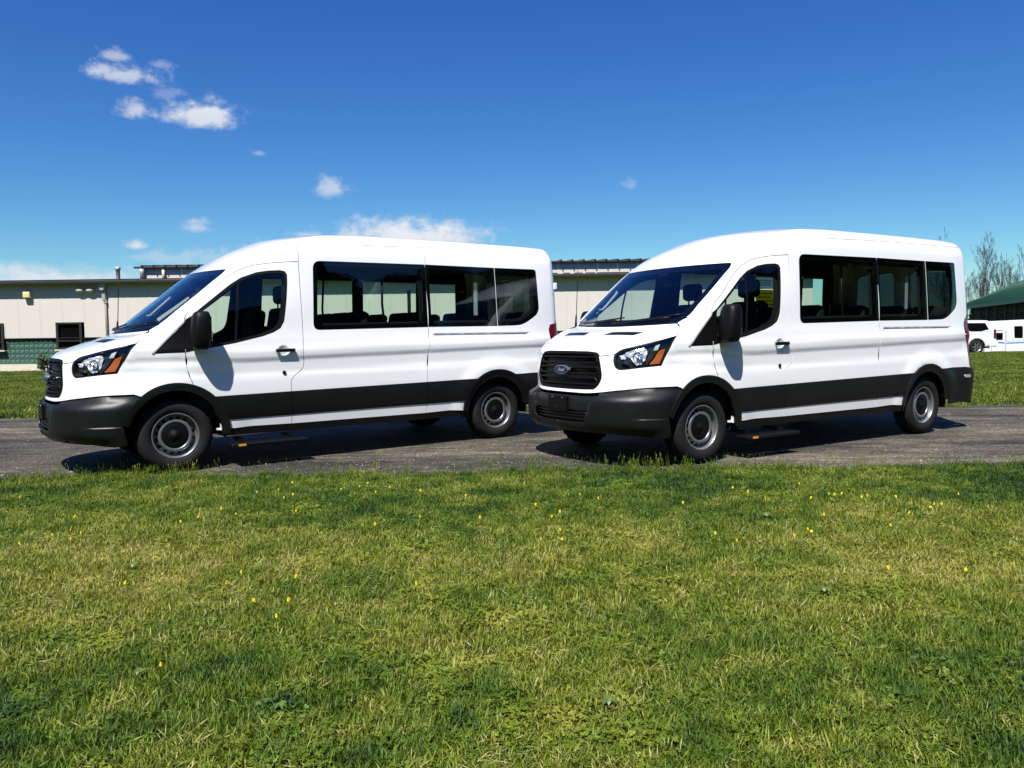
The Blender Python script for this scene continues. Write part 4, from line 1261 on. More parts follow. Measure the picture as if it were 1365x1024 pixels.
# --- painted shell
fender_loop = close_loop([Nn([(0, .706)]), onto(bump_top[2:] + A3(0, 0, .004), OF), S(arc(*FA, .45, 126, 69)), door_seam[door_seam[:, 2] < 1.150][::-1],
                          S([(.100, 1.154), (-.02, 1.152), (-.172, 1.148), (-.06, 1.265), (.03, 1.360)]), OFp([(-.035, -.92, 1.395), (-.10, -.853, 1.423)]), OFp([(-.14, -.825, 1.398)]), hood_shut, hl_rear, hl_bot, OFp([(-.838, -.570, 1.072)]), OFp([(-.872, -.492, 1.062)]), gr_side[2:], gr_bot])
fender_loop = mid_fix(fender_loop)
part('front_panel', panel_mesh('front_panel', fender_loop, O=OF, flange=.006, mirror='weld', extra=S([(x, z) for x in np.arange(-.30, .18, .035) for z in (1.145, 1.125, 1.10, 1.075, 1.05, 1.02, .985, .95, .91)])), MT['paint'])

vent = round_poly([(-.575, -.15), (-.475, -.18), (-.425, -.62), (-.530, -.57)], .02)
vent3 = Tt(rp(vent, .02), 1.0)
hood_loop = mid_fix(close_loop([Nn([(0, 1.110)]), Tt([(x, 0) for x in np.linspace(-.88, -.345, 24)], 1.0), Tt([cowl(y, -.006) for y in np.linspace(0, -.800, 30)], 1.0), hood_shut[1:], hl_top[::-1], OFp([(-.838, -.570, 1.074)]), OFp([(-.874, -.490, 1.066)]), OFp([(-.874, -.44, 1.098)]), gr_top[::-1][1:] + A3(0, 0, .003)]))
hood = part('hood', panel_mesh('hood', hood_loop, [vent3], O=OF, flange=.006, mirror='weld', hole_gap=0), MT['paint'])
both('hood_vent', panel_mesh('hood_vent', vent3, O=OF, off=-.002, flange=0, gap=-.002), MT['black'], (hood, hood))

roof_loop = mid_fix(close_loop([ws_top_c[::-1], pillar_edge[::-1][1:-4], OBp([(-.10, -.853, 1.425), (-.03, -.92, 1.398)]), S([(.03, 1.362), (.118, 1.452)]), door_top, cab_seam, roof_line, roof_back, Bk([(0, 2.32), (0, 2.35)]), Tt([(x, 0) for x in np.linspace(4.68, .46, 90)], 1.3)]))
part('roof', panel_mesh('roof', roof_loop, O=OB, flange=.006, mirror='weld', gap=.004), MT['paint'])

side_loop = close_loop([cab_seam, roof_line[(roof_line[:, 0] < 2.80)], quarter_seam, S([(1.6, .385), (1.142, .385)]), door_low[::-1]])
groove = S([(x, z) for x in np.arange(2.83, 4.30, .035) for z in (1.318, 1.309, 1.301, 1.294, 1.278, 1.258, 1.238, 1.222)])
crease = S([(x, z + .020 * (x - 2.4)) for x in np.arange(.2, 4.6, .04) for z in (1.145, 1.130, 1.115, 1.09, 1.06)])
dish = S([(1.075 + r * math.cos(t), 1.135 + r * math.sin(t)) for r in (.0, .02, .035, .05, .065, .08, .095) for t in np.linspace(0, 2 * math.pi, 15)[:-1]])
sp = both('side_panel', panel_mesh('side_panel', side_loop, [P3(pane1)], O=OB, flange=.006, extra=crease, hole_gap=0), MT['paint'])
tail3 = close_loop([OBp([(4.640, -.99, 1.405), (4.615, -1.0, 1.34), (4.655, -1.0, .81), (4.72, -.93, .80), (4.84, -.85, .81), (4.84, -.85, 1.30), (4.80, -.84, 1.41), (4.72, -.92, 1.42), (4.640, -.99, 1.405)])])
rearwin = round_poly([(-.12, 2.05), (-.66, 2.03), (-.70, 1.42), (-.12, 1.42)], .07)
rearwin3 = Bk(rp(rearwin))
quarter_loop = mid_fix(close_loop([roof_line[roof_line[:, 0] > 2.80], roof_back, Bk([(0, 2.0), (0, 1.4), (0, .81)]), Bk([(-.3, .81), (-.6, .81)]), OBp([(4.80, -.86, .80), (4.70, -.95, .795)]), S([(4.58, .79), (3.96, .79)]), S(arc(*RA, .45, 66, 177, 40)), S([(3.2, .385)]), quarter_seam[::-1]]))
quarter = part('quarter_panel', panel_mesh('quarter_panel', quarter_loop, [P3(pane2), P3(pane3), tail3, rearwin3], O=OB, flange=.006, mirror='weld', extra=np.concatenate([groove, crease]), hole_gap=0), MT['paint'])

door_loop = close_loop([door_seam, S(arc(*FA, .45, 68, 3)), S([(.6, .385)]), door_low[::-1], door_top[::-1]])
sail_door = [(.1085, 1.158), (.205, 1.178), (.184, 1.36), (.170, 1.497), (.126, 1.470), (.1185, 1.44), (.1165, 1.40), (.1135, 1.30), (.1085, 1.20)]
dw_hole = rp(cat(np.array([(.200, 1.172), (.358, 1.195), (.591, 1.235), (.75, 1.272), (.861, 1.297), (.98, 1.337), (1.056, 1.38), (1.098, 1.45), (1.118, 1.56), (1.140, 1.70), (1.158, 1.85), (1.161, 1.935), (1.140, 1.970), (1.09, 1.980), (.967, 1.972), (.85, 1.952), (.69, 1.893), (.575, 1.82), (.475, 1.743), (.36, 1.653), (.257, 1.570), (.166, 1.492), (.124, 1.452), (.118, 1.30), (.114, 1.166)])), .025)
doors = both('front_door', panel_mesh('front_door', door_loop, [S(dw_hole)], O=OB, flange=.006, extra=np.concatenate([crease, dish, S([(x, z) for x in (.135, .165, .195) for z in (1.145, 1.125, 1.10, 1.075, 1.05, 1.02, .985, .95, .91)])]), hole_gap=0, gap=.0035), MT['paint'])
glass_poly = spline([(.215, 1.200), (.358, 1.220), (.591, 1.260), (.75, 1.297), (.861, 1.322), (.97, 1.362), (1.036, 1.402), (1.072, 1.465), (1.092, 1.565), (1.113, 1.705), (1.130, 1.85), (1.130, 1.925), (1.112, 1.943), (1.08, 1.950), (.967, 1.944), (.855, 1.925), (.70, 1.868), (.585, 1.795), (.487, 1.718), (.372, 1.628), (.268, 1.546), (.190, 1.478), (.198, 1.36)], .03, True)
seal_out = spline([(.196, 1.178), (.358, 1.197), (.591, 1.237), (.75, 1.274), (.861, 1.299), (.98, 1.339), (1.054, 1.382), (1.096, 1.452), (1.116, 1.56), (1.138, 1.70), (1.156, 1.85), (1.159, 1.935), (1.138, 1.968), (1.09, 1.978), (.967, 1.970), (.85, 1.950), (.69, 1.891), (.575, 1.818), (.475, 1.741), (.36, 1.651), (.257, 1.568), (.170, 1.492), (.180, 1.36)], .03, True)
both('window_seal', panel_mesh('window_seal', S(seal_out), [S(glass_poly)], O=OB, off=-.004, gap=0, flange=.012), MT['seal'], doors)
both('window_glass', panel_mesh('window_glass', S(glass_poly), O=OB, off=-.012, gap=-.004, flange=0), MT['door_glass'], doors)
streak3 = P3([(.652, 1.88), (.672, 1.888), (.600, 1.250), (.580, 1.246)])  # black strip put in for a dark vertical reflection on the door glass
both('reflection_streak', panel_mesh('reflection_streak', streak3, O=OB, off=-.006, gap=0, flange=.01), MT['black'], doors)
both('sail_panel', panel_mesh('sail_panel', P3(sail_door), O=OB, off=.003, gap=.0), MT['satin'], doors)
both('pillar_trim', panel_mesh('pillar_trim', P3([(-.165, 1.153), (.1035, 1.158), (.1040, 1.20), (.1095, 1.30), (.1125, 1.40), (.1140, 1.445), (.03, 1.354), (-.06, 1.262)]), O=OB, off=.002, gap=.001), MT['satin'])
both('trim_strip', panel_mesh('trim_strip', P3([(-.176, 1.146), (-.062, 1.266), (.03, 1.358), (.112, 1.440), (.112, 1.452), (.028, 1.372), (-.068, 1.276), (-.19, 1.150)]), O=OB, off=.006, gap=-.001, flange=.008), MT['handle'])
for sgn, dr in ((-1, doors[0]), (1, doors[1])):
    bm = bmesh.new()
    add_box(bm, (1.085, 0, 1.152), (.205, .024, .036), .010)
    add_box(bm, (1.005, .016, 1.152), (.03, .03, .030), .008)
    o = obj_bm('door_handle', bm, MT['black'], dr, True); o.location = (0, sgn * 1.036, 0)
    if sgn > 0: o.scale = (1, -1, 1)
    V, Fc = lathe([(.0001, -.008), (.014, -.008), (.019, -.004), (.019, .004)], 20)
    o = obj_py('door_lock', V, Fc, MT['black'], dr, True); o.location = (1.070, sgn * 1.013, .925)
    if sgn > 0: o.rotation_euler = (0, 0, math.pi)

# --- dark strips laid in the panel gaps to stand in for their shade
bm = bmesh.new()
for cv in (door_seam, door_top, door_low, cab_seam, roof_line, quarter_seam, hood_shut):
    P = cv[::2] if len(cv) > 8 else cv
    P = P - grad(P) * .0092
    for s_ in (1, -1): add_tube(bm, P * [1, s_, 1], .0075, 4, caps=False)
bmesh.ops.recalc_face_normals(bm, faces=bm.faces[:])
obj_bm('gap_shade', bm, MT['seal'], van)

# --- side glass and the black bands behind its edge
for nm, pane in (('front', pane1), ('mid', pane2), ('rear', pane3)):
    par = sp if nm == 'front' else (quarter, quarter)
    g3 = P3(pane)
    a, b = both('side_window', panel_mesh('side_window', g3, O=OB, off=-.0015, gap=.0005, flange=.004), MT['tint'], par)
    ins = rp(inset2(rp(pane), .050))
    both('window_band', panel_mesh('window_band', g3, [S(ins)], O=OB, off=-.014, gap=-.004, flange=.03, hole_gap=0), MT['gloss'], par)
both('rear_window', panel_mesh('rear_window', rearwin3, O=OB, off=-.003, gap=.001, flange=.004), MT['priv'], (quarter, quarter))

# --- windshield
ws_loop = mid_fix(close_loop([Tt([cowl(y, .012) for y in np.linspace(0, -.79, 30)], 1.1), pillar_edge, ws_top_c[1:], Tt([(x, 0) for x in np.linspace(.43, -.315, 20)], 1.1)]))
wsh = part('windshield', panel_mesh('windshield', ws_loop, O=OF, mirror='weld', off=-.004, gap=.003), MT['ws'])
uvw = chart(ws_loop, OF)
ws_in = mid_fix(close_loop([Tt([(-.335 + .085 + .26 * y * y, y) for y in np.linspace(0, -.715, 26)], 1.1), OFp([(-.085, -.755, 1.47), (.08, -.792, 1.60), (.247, -.79, 1.73), (.42, -.775, 1.87), (.49, -.755, 1.92)]), Tt([(.375 + .215 * y * y, y) for y in np.linspace(-.66, 0, 26)], 1.1), Tt([(x, 0) for x in np.linspace(.36, -.24, 14)], 1.1)]))
# the band is the loop between the two outlines
wband = mid_fix(close_loop([ws_loop[np.abs(ws_loop[:, 1]) > 1e-3][:1] * [1, 0, 1], Tt([cowl(y, .012) for y in np.linspace(0, -.79, 30)], 1.1), pillar_edge, ws_top_c[1:], Tt([(.375, 0)], 1.1),
                            Tt([(.375 + .215 * y * y, y) for y in np.linspace(0, -.66, 26)], 1.1), OFp([(.49, -.755, 1.92), (.42, -.775, 1.87), (.247, -.79, 1.73), (.08, -.792, 1.60), (-.085, -.755, 1.47)]), Tt([(-.25 + .26 * y * y, y) for y in np.linspace(-.715, 0, 26)], 1.1)]))
part('windshield_band', panel_mesh('windshield_band', wband, O=OF, mirror='weld', off=-.012, gap=-.002, flange=0), MT['gloss'], wsh)
cowl_loop = mid_fix(close_loop([Tt([cowl(y, -.004) for y in np.linspace(0, -.79, 30)], 1.1), Tt([cowl(y, .018) for y in np.linspace(-.79, 0, 30)], 1.1)]))
part('cowl_panel', panel_mesh('cowl_panel', cowl_loop, O=OF, mirror='weld', off=-.006, gap=0, flange=.03), MT['black'])
def on_ws(x, y, d):
    p = Tt([(x, y)], 1.1); return Vector((p + grad(p) * d)[0])
for y0, y1 in ((-.02, -.70), (.56, -.03)):
    bm = bmesh.new()
    pts = [on_ws(-.335 + .012 + .045 * k + .26 * ((y0 + (y1 - y0) * k) ** 2), y0 + (y1 - y0) * k, .028 - .006 * k) for k in np.linspace(0, 1, 9)]
    add_tube(bm, pts, [.013] + [.009] * 7 + [.006], 6)
    bl = [on_ws(-.335 + .030 + .06 * k + .26 * ((y0 + (y1 - y0) * k) ** 2), y0 + (y1 - y0) * k, .010) for k in np.linspace(.25, 1.12, 9)]
    add_tube(bm, bl, .008, 6)
    obj_bm('wiper', bm, MT['black'], van, True)
box('sensor_housing', (.46, 0, 1.90), (.14, .16, .12), MT['black'], wsh, .02, (0, R(-38), 0))

# --- bumper, grille and lamps
opening = Nn([(0, .418), (-.30, .418), (-.36, .421), (-.405, .430), (-.425, .46), (-.438, .515), (-.432, .532), (-.415, .538), (-.13, .540), (0, .540)])
rear_e = S([(-.475, .500), (-.452, .40), (-.435, .305)])
def bump_off(P):
    y, z = np.abs(P[:, 1]), P[:, 2]
    e = .40 + .37 * (z - .43)
    o = .008 - .036 * sstep(e + .014, e - .010, y) * sstep(.400, .425, z)
    o = o - .020 * sstep(.655, .76, z) * sstep(.44, .56, y)
    g = sstep(.480, .470, z) * sstep(-.80, -.68, P[:, 0])
    o = o + .009 * g - .045 * sstep(.40, .30, z) * sstep(-.45, -.70, P[:, 0])
    return o
bump_loop = mid_fix(close_loop([bump_top, S(arc(*FA, .495, 127, 165, 12)), rear_e, OFp([(-.52, -.94, .30), (-.723, -.868, .306), (-.87, -.68, .312), (-.965, -.454, .312)]), Nn([(-.2, .305), (0, .305)]), opening]))
bx = np.concatenate([S([(x, z) for z in (.488, .481, .477, .473, .469, .460, .39, .375, .345) for x in np.arange(-.76, -.455, .022)]),
                     Nn([(-(.40 + .37 * (z - .43)) + d, z) for z in np.arange(.43, .69, .03) for d in (-.018, -.006, .006, .018)])])
bumper = part('front_bumper', panel_mesh('front_bumper', bump_loop, O=OF, mirror='weld', off=bump_off, gap=.001, extra=bx), MT['clad'])
open_loop = mid_fix(close_loop([Nn([(0, .412), (-.30, .412), (-.42, .424), (-.455, .51), (-.43, .546), (0, .546)])]))
part('intake_mesh', panel_mesh('intake_mesh', mid_fix(close_loop([open_loop, Nn([(0, .47)])])), O=OF, mirror='weld', off=-.055, gap=-.01, flange=0), MT['black'], bumper)
for z in (.450, .482, .512):
    pts = [Vector((Nn([(y, z)]) + A3(.035, 0, 0))[0]) for y in np.linspace(-.42, .42, 15)]
    tube('intake_slat', pts, .007, MT['black'], bumper, 6)
pb = Nn(rp(round_poly([(-.155, .672), (.155, .672), (.155, .520), (-.155, .520)], .012)))
def flat_front(name, poly, d, thick, m, parent, x0=None, rseg=0):
    """flat plate facing forward, from a (y, z) outline"""
    n = len(poly); V = [(0, y, z) for y, z in poly] + [(thick, y, z) for y, z in poly]
    Fc = [tuple(range(n))[::-1], tuple(range(n, 2 * n))] + [(i, (i + 1) % n, n + (i + 1) % n, n + i) for i in range(n)]
    o = obj_py(name, V, Fc, m, parent)
    o.location = (d, 0, 0)
    bm = bmesh.new(); bm.from_mesh(o.data); bmesh.ops.recalc_face_normals(bm, faces=bm.faces[:]); bm.to_mesh(o.data); bm.free()
    return o
plate = flat_front('plate_bracket', round_poly([(-.155, .668), (.155, .668), (.155, .520), (-.155, .520)], .012), -1.036, .04, MT['satin'], bumper)
for y, z in ((-.085, .650), (.085, .650), (0, .56)):
    V, Fc = lathe([(.0001, -.004), (.007, -.003), (.008, .002)], 10)
    o = obj_py('screw', V, Fc, MT['chrome'] if z > .6 else MT['black'], bumper, True); o.rotation_euler = (0, 0, -math.pi / 2); o.location = (-1.038, y, z)

grille_half = mid_fix(close_loop([gr_top, gr_side[1:], gr_bot[1:], Nn([(0, .85), (0, 1.0)])]))
grille = part('grille', panel_mesh('grille', grille_half, O=OF, mirror='weld', off=-.045, gap=-.006, flange=0), MT['black'])
full = np.concatenate([gr_top, gr_side[1:], gr_bot[1:]])
fyz = full[:, [1, 2]]; fyz = np.concatenate([fyz, fyz[::-1][1:-1] * [-1, 1]])
in_yz = inset2(rp(fyz, .03), .028)
ring_l = mid_fix(close_loop([gr_top, gr_side[1:], gr_bot[1:], Nn([(0, .768)]), Nn([(-.2, .769), (-.40, .775), (-.455, .79), (-.485, .825), (-.497, .868), (-.489, .93), (-.462, 1.03), (-.445, 1.062), (-.41, 1.075), (-.2, 1.079), (0, 1.080)])]))
part('grille_frame', panel_mesh('grille_frame', ring_l, O=OF, mirror='weld', off=.006, gap=.002, flange=.05), MT['satin'], grille)
for zc, hw in ((1.022, .425), (.920, .455), (.818, .438)):
    pts = []
    hh = .030
    for y in np.linspace(-hw, hw, 13): pts.append((y, zc + hh))
    for t in np.linspace(80, -80, 6): pts.append((hw + hh * math.cos(R(t)), zc + hh * math.sin(R(t))))
    for y in np.linspace(hw, -hw, 13): pts.append((y, zc - hh))
    for t in np.linspace(260, 100, 6): pts.append((-hw + hh * math.cos(R(t)), zc + hh * math.sin(R(t))))
    P = Nn(pts) + A3(.012, 0, 0)
    bm = bmesh.new(); add_tube(bm, P, .0125, 6, True); bmesh.ops.recalc_face_normals(bm, faces=bm.faces[:])
    obj_bm('grille_bar', bm, MT['satin'], grille, True)
    for dz in (0.0,):
        tube('grille_slat', [Vector(p) + Vector((.03, 0, 0)) for p in Nn([(y, zc + dz) for y in np.linspace(-hw, hw, 9)])], .006, MT['black'], grille, 6)
# the oval badge
def oval(a, b, n=40): return [(a * math.cos(2 * math.pi * k / n), .925 + b * math.sin(2 * math.pi * k / n)) for k in range(n)]
badge = flat_front('badge', oval(.112, .043), -.984, .04, MT['satinchrome'], van)
flat_front('badge_face', oval(.107, .039), -.0022, .003, MT['blue'], badge)
tcu = bpy.data.curves.new('badge_text', 'FONT'); tcu.body = 'Ford'; tcu.size = .052; tcu.shear = .35; tcu.extrude = .0006
tcu.align_x = 'CENTER'; tcu.align_y = 'CENTER'; tcu.offset = .0008
to = bpy.data.objects.new('tmp', tcu); COL.objects.link(to)
bpy.context.view_layer.update()
tme = bpy.data.meshes.new_from_object(to.evaluated_get(bpy.context.evaluated_depsgraph_get()))
bpy.data.objects.remove(to)
tme.name = 'badge_script'
tme.materials.clear()
ts = link_mesh('badge_script', tme, MT['satinchrome'], badge)
# text x -> -y (reads left to right from the front), text y -> z
ts.rotation_euler = (R(90), 0, R(-90)); ts.location = (-.0032, 0, .923)
badge.location = (-.984, 0, 0)

hl_loop = close_loop([hl_top, hl_rear[1:], hl_bot[1:]], .02)
hl_me = panel_mesh('headlight', hl_loop, O=OF, off=-.050, gap=-.004, flange=0)
hls = both('headlight', hl_me, MT['lampblack'])
both('headlight_rim', panel_mesh('headlight_rim', hl_loop, [onto(hl_loop * .93 + np.mean(hl_loop, 0) * .07, OF)], O=OF, off=-.002, gap=.002, flange=.05, hole_gap=0), MT['lampblack'], hls)
both('lens', panel_mesh('lens', hl_loop, O=OF, off=.001, gap=.002, flange=0), MT['clear'], hls)
amb = close_loop([OFp([(-.438, -.93, 1.130), (-.468, -.927, 1.06), (-.503, -.92, .991), (-.592, -.877, .984), (-.55, -.90, 1.038), (-.498, -.911, 1.108), (-.438, -.93, 1.130)])], .015)
both('amber_reflector', panel_mesh('amber_reflector', amb, O=OF, off=-.010, gap=0, flange=.03), MT['amber'], hls)
strip = close_loop([OFp([(-.475, -.90, 1.180), (-.525, -.885, 1.165), (-.59, -.87, 1.08), (-.635, -.855, .985), (-.607, -.868, .982), (-.555, -.895, 1.06), (-.505, -.91, 1.130), (-.475, -.90, 1.180)])], .015)
glint = close_loop([OFp([(-.478, -.90, 1.172), (-.520, -.887, 1.160), (-.548, -.885, 1.115), (-.510, -.905, 1.118), (-.478, -.90, 1.172)])], .012)
both('lamp_glint', panel_mesh('lamp_glint', glint, O=OF, off=-.013, gap=0, flange=.004), MT['lampchrome'], hls)
both('lamp_strip', panel_mesh('lamp_strip', strip, O=OF, off=-.016, gap=0, flange=.02), MT['lampdark'], hls)
def bowl(c, r, depth, m, name, parent, sgn, sx=1.):
    c = np.array(onto([c], OF)); n = grad(c)[0]; c = c[0] - n * .022
    n = (n + A3(-.5, 0, 0)); n /= np.linalg.norm(n)
    prof = [(.18 * r, depth), (.45 * r, depth * .82), (.75 * r, depth * .42), (r, 0), (1.06 * r, .002)]
    V, Fc = lathe(prof, 22)
    # lathe axis is y: turn +y (depth) to -n
    q = Vector((0, -1, 0)).rotation_difference(Vector(n)).to_matrix()
    V = [q @ Vector((v[0] * sx, v[1], v[2])) + Vector(c) for v in V]
    if sgn > 0: V = [(v[0], -v[1], v[2]) for v in V]
    return obj_py(name, V, Fc, m, parent, True)
def facets(P):
    k = np.floor(P[:, 0] * 38 + P[:, 2] * 9) + np.floor(P[:, 2] * 44 - P[:, 0] * 7)
    return -.030 + .012 * np.sin(k * 2.4) * np.cos(k * 1.7)
def lamp_piece(name, pts, m, off_=facets):
    lp = close_loop([onto(pts + pts[:1], OF)], .012)
    c0 = lp.mean(0); ex = onto(np.concatenate([c0 + (lp - c0) * q for q in (.2, .45, .7)]), OF)
    me = panel_mesh(name, lp, O=OF, off=off_, gap=0, flange=.018, extra=ex, spacing=.012)
    me.polygons.foreach_set('use_smooth', [False] * len(me.polygons))
    return both(name, me, m, hls)
lamp_piece('reflector', [(-.765, -.695, 1.085), (-.74, -.715, 1.110), (-.68, -.765, 1.132), (-.60, -.825, 1.145), (-.585, -.845, 1.10), (-.61, -.845, 1.03), (-.645, -.83, .985), (-.685, -.80, .975), (-.705, -.78, 1.00), (-.72, -.755, 1.045)], MT['lampchrome'])
lamp_piece('reflector', [(-.795, -.665, 1.075), (-.765, -.69, 1.085), (-.745, -.715, 1.05), (-.76, -.72, 1.03), (-.79, -.69, 1.04)], MT['lampchrome'])
lamp_piece('reflector', [(-.79, -.69, 1.015), (-.76, -.725, 1.018), (-.735, -.75, .985), (-.77, -.72, .975)], MT['lampdark'])
for sgn, h in ((-1, hls[0]), (1, hls[1])):
    bowl((-.665, -.795, 1.050), .046, .022, MT['chrome'], 'reflector_bowl', h, sgn, 1.)
    c = onto([(-.665, -.795, 1.050)], OF)[0]; n = grad(np.array([c]))[0]; c = c - n * .020
    V, Fc = lathe([(.0001, -.012), (.010, -.010), (.014, -.003), (.014, .008)], 14)
    q = Vector((0, -1, 0)).rotation_difference(Vector(n)).to_matrix()
    V = [q @ Vector(v) + Vector(c) for v in V]
    if sgn > 0: V = [(v[0], -v[1], v[2]) for v in V]
    obj_py('bulb_cap', V, Fc, MT['satinchrome'], h, True)

both('tail_light', panel_mesh('tail_light', tail3, O=OB, off=.004, gap=.002, flange=.02), MT['red'])
def rb_off(P):
    return .014 + .030 * sstep(4.25, 4.68, P[:, 0]) - .012 * sstep(.70, .79, P[:, 2])
rb_loop = mid_fix(close_loop([S([(3.985, .781), (4.58, .783)]), OBp([(4.70, -.95, .785), (4.80, -.86, .79)]), Bk([(-.6, .80), (-.3, .80), (0, .80)]), Bk([(0, .6), (0, .38)]), Bk([(-.3, .37), (-.6, .37)]), OBp([(4.80, -.84, .365), (4.68, -.92, .36)]), S([(4.55, .352), (4.20, .352)]), S(arc(*RA, .485, 0, 60, 12))]))
rbump = part('rear_bumper', panel_mesh('rear_bumper', rb_loop, O=OB, mirror='weld', off=rb_off, gap=.001), MT['clad'])
both('bumper_highlight', panel_mesh('bumper_highlight', P3([(4.50, .70), (4.62, .70), (4.62, .665), (4.50, .665)]), O=OB, off=.048, gap=0, flange=.02), MT['handle'], (rbump, rbump))  # grey patch that colours in a highlight on the bumper side

# --- lower cladding
arch_off = .022
def arch_loop(c, ro, ri, a0, a1):
    return close_loop([S(arc(c[0], c[1], ro, a0, a1, 40)), S(arc(c[0] - .012, c[1] - .004, ri, a1, a0, 40)), S(arc(c[0], c[1], ro, a0, a0, 1))])
both('wheel_arch', panel_mesh('wheel_arch', arch_loop(FA, .500, .432, 165, -3), O=OB, off=.018, gap=0, flange=.06), MT['clad'])
both('wheel_arch', panel_mesh('wheel_arch', arch_loop(RA, .500, .410, 178, 8), O=OB, off=.018, gap=0, flange=.06), MT['clad'])
def strip_loop(x0t, x1t, x0b, x1b, arc0=None, arc1=None):
    zt = lambda x: .718 + (.760 - .718) * (x - .38) / 3.05
    zb = lambda x: .474 + (.497 - .474) * (x - .48) / 2.8
    P = [(x, zt(x)) for x in np.linspace(x0t, x1t, 24)] + [(x, zb(x)) for x in np.linspace(x1b, x0b, 24)]
    return close_loop([S(P), S(P[:1])])
def clad_off(P): return .014 - .010 * sstep(.69, .765, P[:, 2] - .014 * (P[:, 0] - .4)) - .009 * sstep(.53, .485, P[:, 2])
for q in ((.30, 1.141, .40, 1.149), (1.145, 2.755, 1.153, 2.748), (2.758, 3.46, 2.751, 3.33)):
    both('side_moulding', panel_mesh('side_moulding', strip_loop(*q), O=OB, off=clad_off, gap=.002, flange=.02), MT['clad'])
both('sill_trim', panel_mesh('sill_trim', close_loop([S([(.45, .378), (3.33, .378), (3.33, .315), (.47, .315), (.45, .378)])]), O=OB, off=.002, gap=0, flange=.12), MT['black'])
for s in (-1, 1):
    # running board with its reflector
    bm = bmesh.new()
    add_box(bm, (.875, s * 1.035, .225), (.79, .17, .035), .014)
    for x in (.62, 1.12): add_box(bm, (x, s * .88, .262), (.045, .22, .03))
    st = obj_bm('running_board', bm, MT['black'], van)
    box('step_reflector', (.585, s * 1.121, .226), (.075, .006, .020), MT['amberrefl'], st)
    box('step_end_light', (1.262, s * 1.085, .226), (.014, .05, .018), MT['red'], st)
    bm = bmesh.new(); add_box(bm, (.432, s * .965, .415), (.02, .03, .085)); add_box(bm, (.415, s * .945, .385), (.05, .03, .02))
    obj_bm('sill_end_bracket', bm, MT['paint'], van)
    box('door_hinge', (4.775, s * .872, 1.90), (.05, .035, .09), MT['paint'], van, .012)

# --- under the body
bm = bmesh.new()
add_box(bm, (1.87, 0, .44), (2.72, 1.84, .14)); add_box(bm, (-.70, 0, .46), (.40, 1.30, .26)); add_box(bm, (4.42, 0, .50), (.56, 1.66, .2))
add_box(bm, (1.9, 0, .36), (4.9, .9, .16)); add_box(bm, (-.62, 0, .335), (.44, 1.36, .03)); add_box(bm, (4.45, 0, .40), (.70, 1.70, .04))  # low front plate added to stop sun leaking under the nose
obj_bm('underbody', bm, MT['under'], van)
tray = [(-.44, .90), (-.55, .90), (-.70, .83), (-.83, .66), (-.92, .43), (-.965, .20), (-.975, 0)]
tray = tray + [(x, -y) for x, y in tray[::-1][1:]]
obj_py('light_block_tray', [(x, y, .345) for x, y in tray] + [(x, y, .325) for x, y in tray], [tuple(range(len(tray))), tuple(range(len(tray), 2 * len(tray)))[::-1]], MT['under'], van)  # added plate, keeps sunlight behind the bumper out of the ground shadow
tube('exhaust_pipe', [(2.2, .35, .30), (3.0, .40, .30), (3.3, .55, .29), (4.3, .60, .29), (4.7, .62, .29)], .035, MT['darkmetal'], van, 10)
tube('rear_axle', [(3.749, -.75, .352), (3.749, -.1, .352), (3.749, .1, .352), (3.749, .75, .352)], [.05, .06, .06, .05], MT['under'], van, 12)
tube('front_axle', [(0, -.72, .33), (0, .72, .33)], .05, MT['under'], van, 10)
def well(name, c, s, r=.465):
    t = np.radians(np.linspace(-8, 188, 26)); n = len(t)
    V = [(c[0] + r * math.cos(a), s * y, c[1] + r * math.sin(a)) for y in (.985, .56) for a in t]
    Fc = [(i, i + 1, n + i + 1, n + i) for i in range(n - 1)] + [tuple(range(n, 2 * n))]
    return obj_py(name, V, Fc, MT['under'], van)
for s in (-1, 1): well('wheel_well', FA, s); well('wheel_well', RA, s, .455)

# --- wheels
RT = .353
tyre_prof = [(.205, .075), (.222, .100), (.250, .112), (.285, .116), (.315, .108), (.335, .092), (.346, .080)]
tp = [(r, -y) for r, y in tyre_prof]
tread = []
for y in (-.078, -.050, -.046, -.038, -.034, -.006, -.002, .006, .010, .038, .042, .050, .054, .078):
    tread.append(y)
tp += [(RT - .001, -.072)]
for i, y in enumerate((-.049, -.047, -.039, -.037, -.006, -.004, .004, .006, .037, .039, .047, .049)):
    tp.append((RT if i % 4 in (0, 3) else RT - .009, y))
tp += [(RT - .001, .072)] + [(r, y) for r, y in tyre_prof[::-1]]
TV, TF = lathe(tp, 72)
# shoulder blocks: every second segment of the shoulder sits lower
TV = [list(v) for v in TV]
n_sh = [6, 7, len(tp) - 8, len(tp) - 7]
for ri in n_sh:
    for k in range(72):
        if k % 3 == 0:
            v = TV[ri * 72 + k]; r = math.hypot(v[0], v[2]); q = (r - .007) / r; v[0] *= q; v[2] *= q
rim_prof = [(.2255, -.078), (.224, -.098), (.216, -.103), (.209, -.099), (.204, -.088), (.200, -.062), (.190, -.036), (.184, -.036), (.160, -.070), (.156, -.078), (.151, -.082), (.132, -.082), (.126, -.078), (.124, -.060), (.110, -.055)]
def slots(i, k): return i == 7 and (k % 4) in (1, 2)
RV, RF = lathe(rim_prof, 64, slots)
cap_prof = [(.0001, -.096), (.020, -.096), (.024, -.091), (.045, -.090), (.050, -.084), (.080, -.080), (.108, -.078), (.124, -.074), (.125, -.060)]
CV, CF = lathe(cap_prof, 40)
DV, DF = lathe([(.0001, -.020), (.19, -.020), (.196, .06)], 32)
bmw = bmesh.new()
for k in range(5):
    a = 2 * math.pi * k / 5 + .3
    add_box(bmw, (0, 0, .083), (.012, .010, .055), .003, (0, a, 0))
me_t = me_r = None
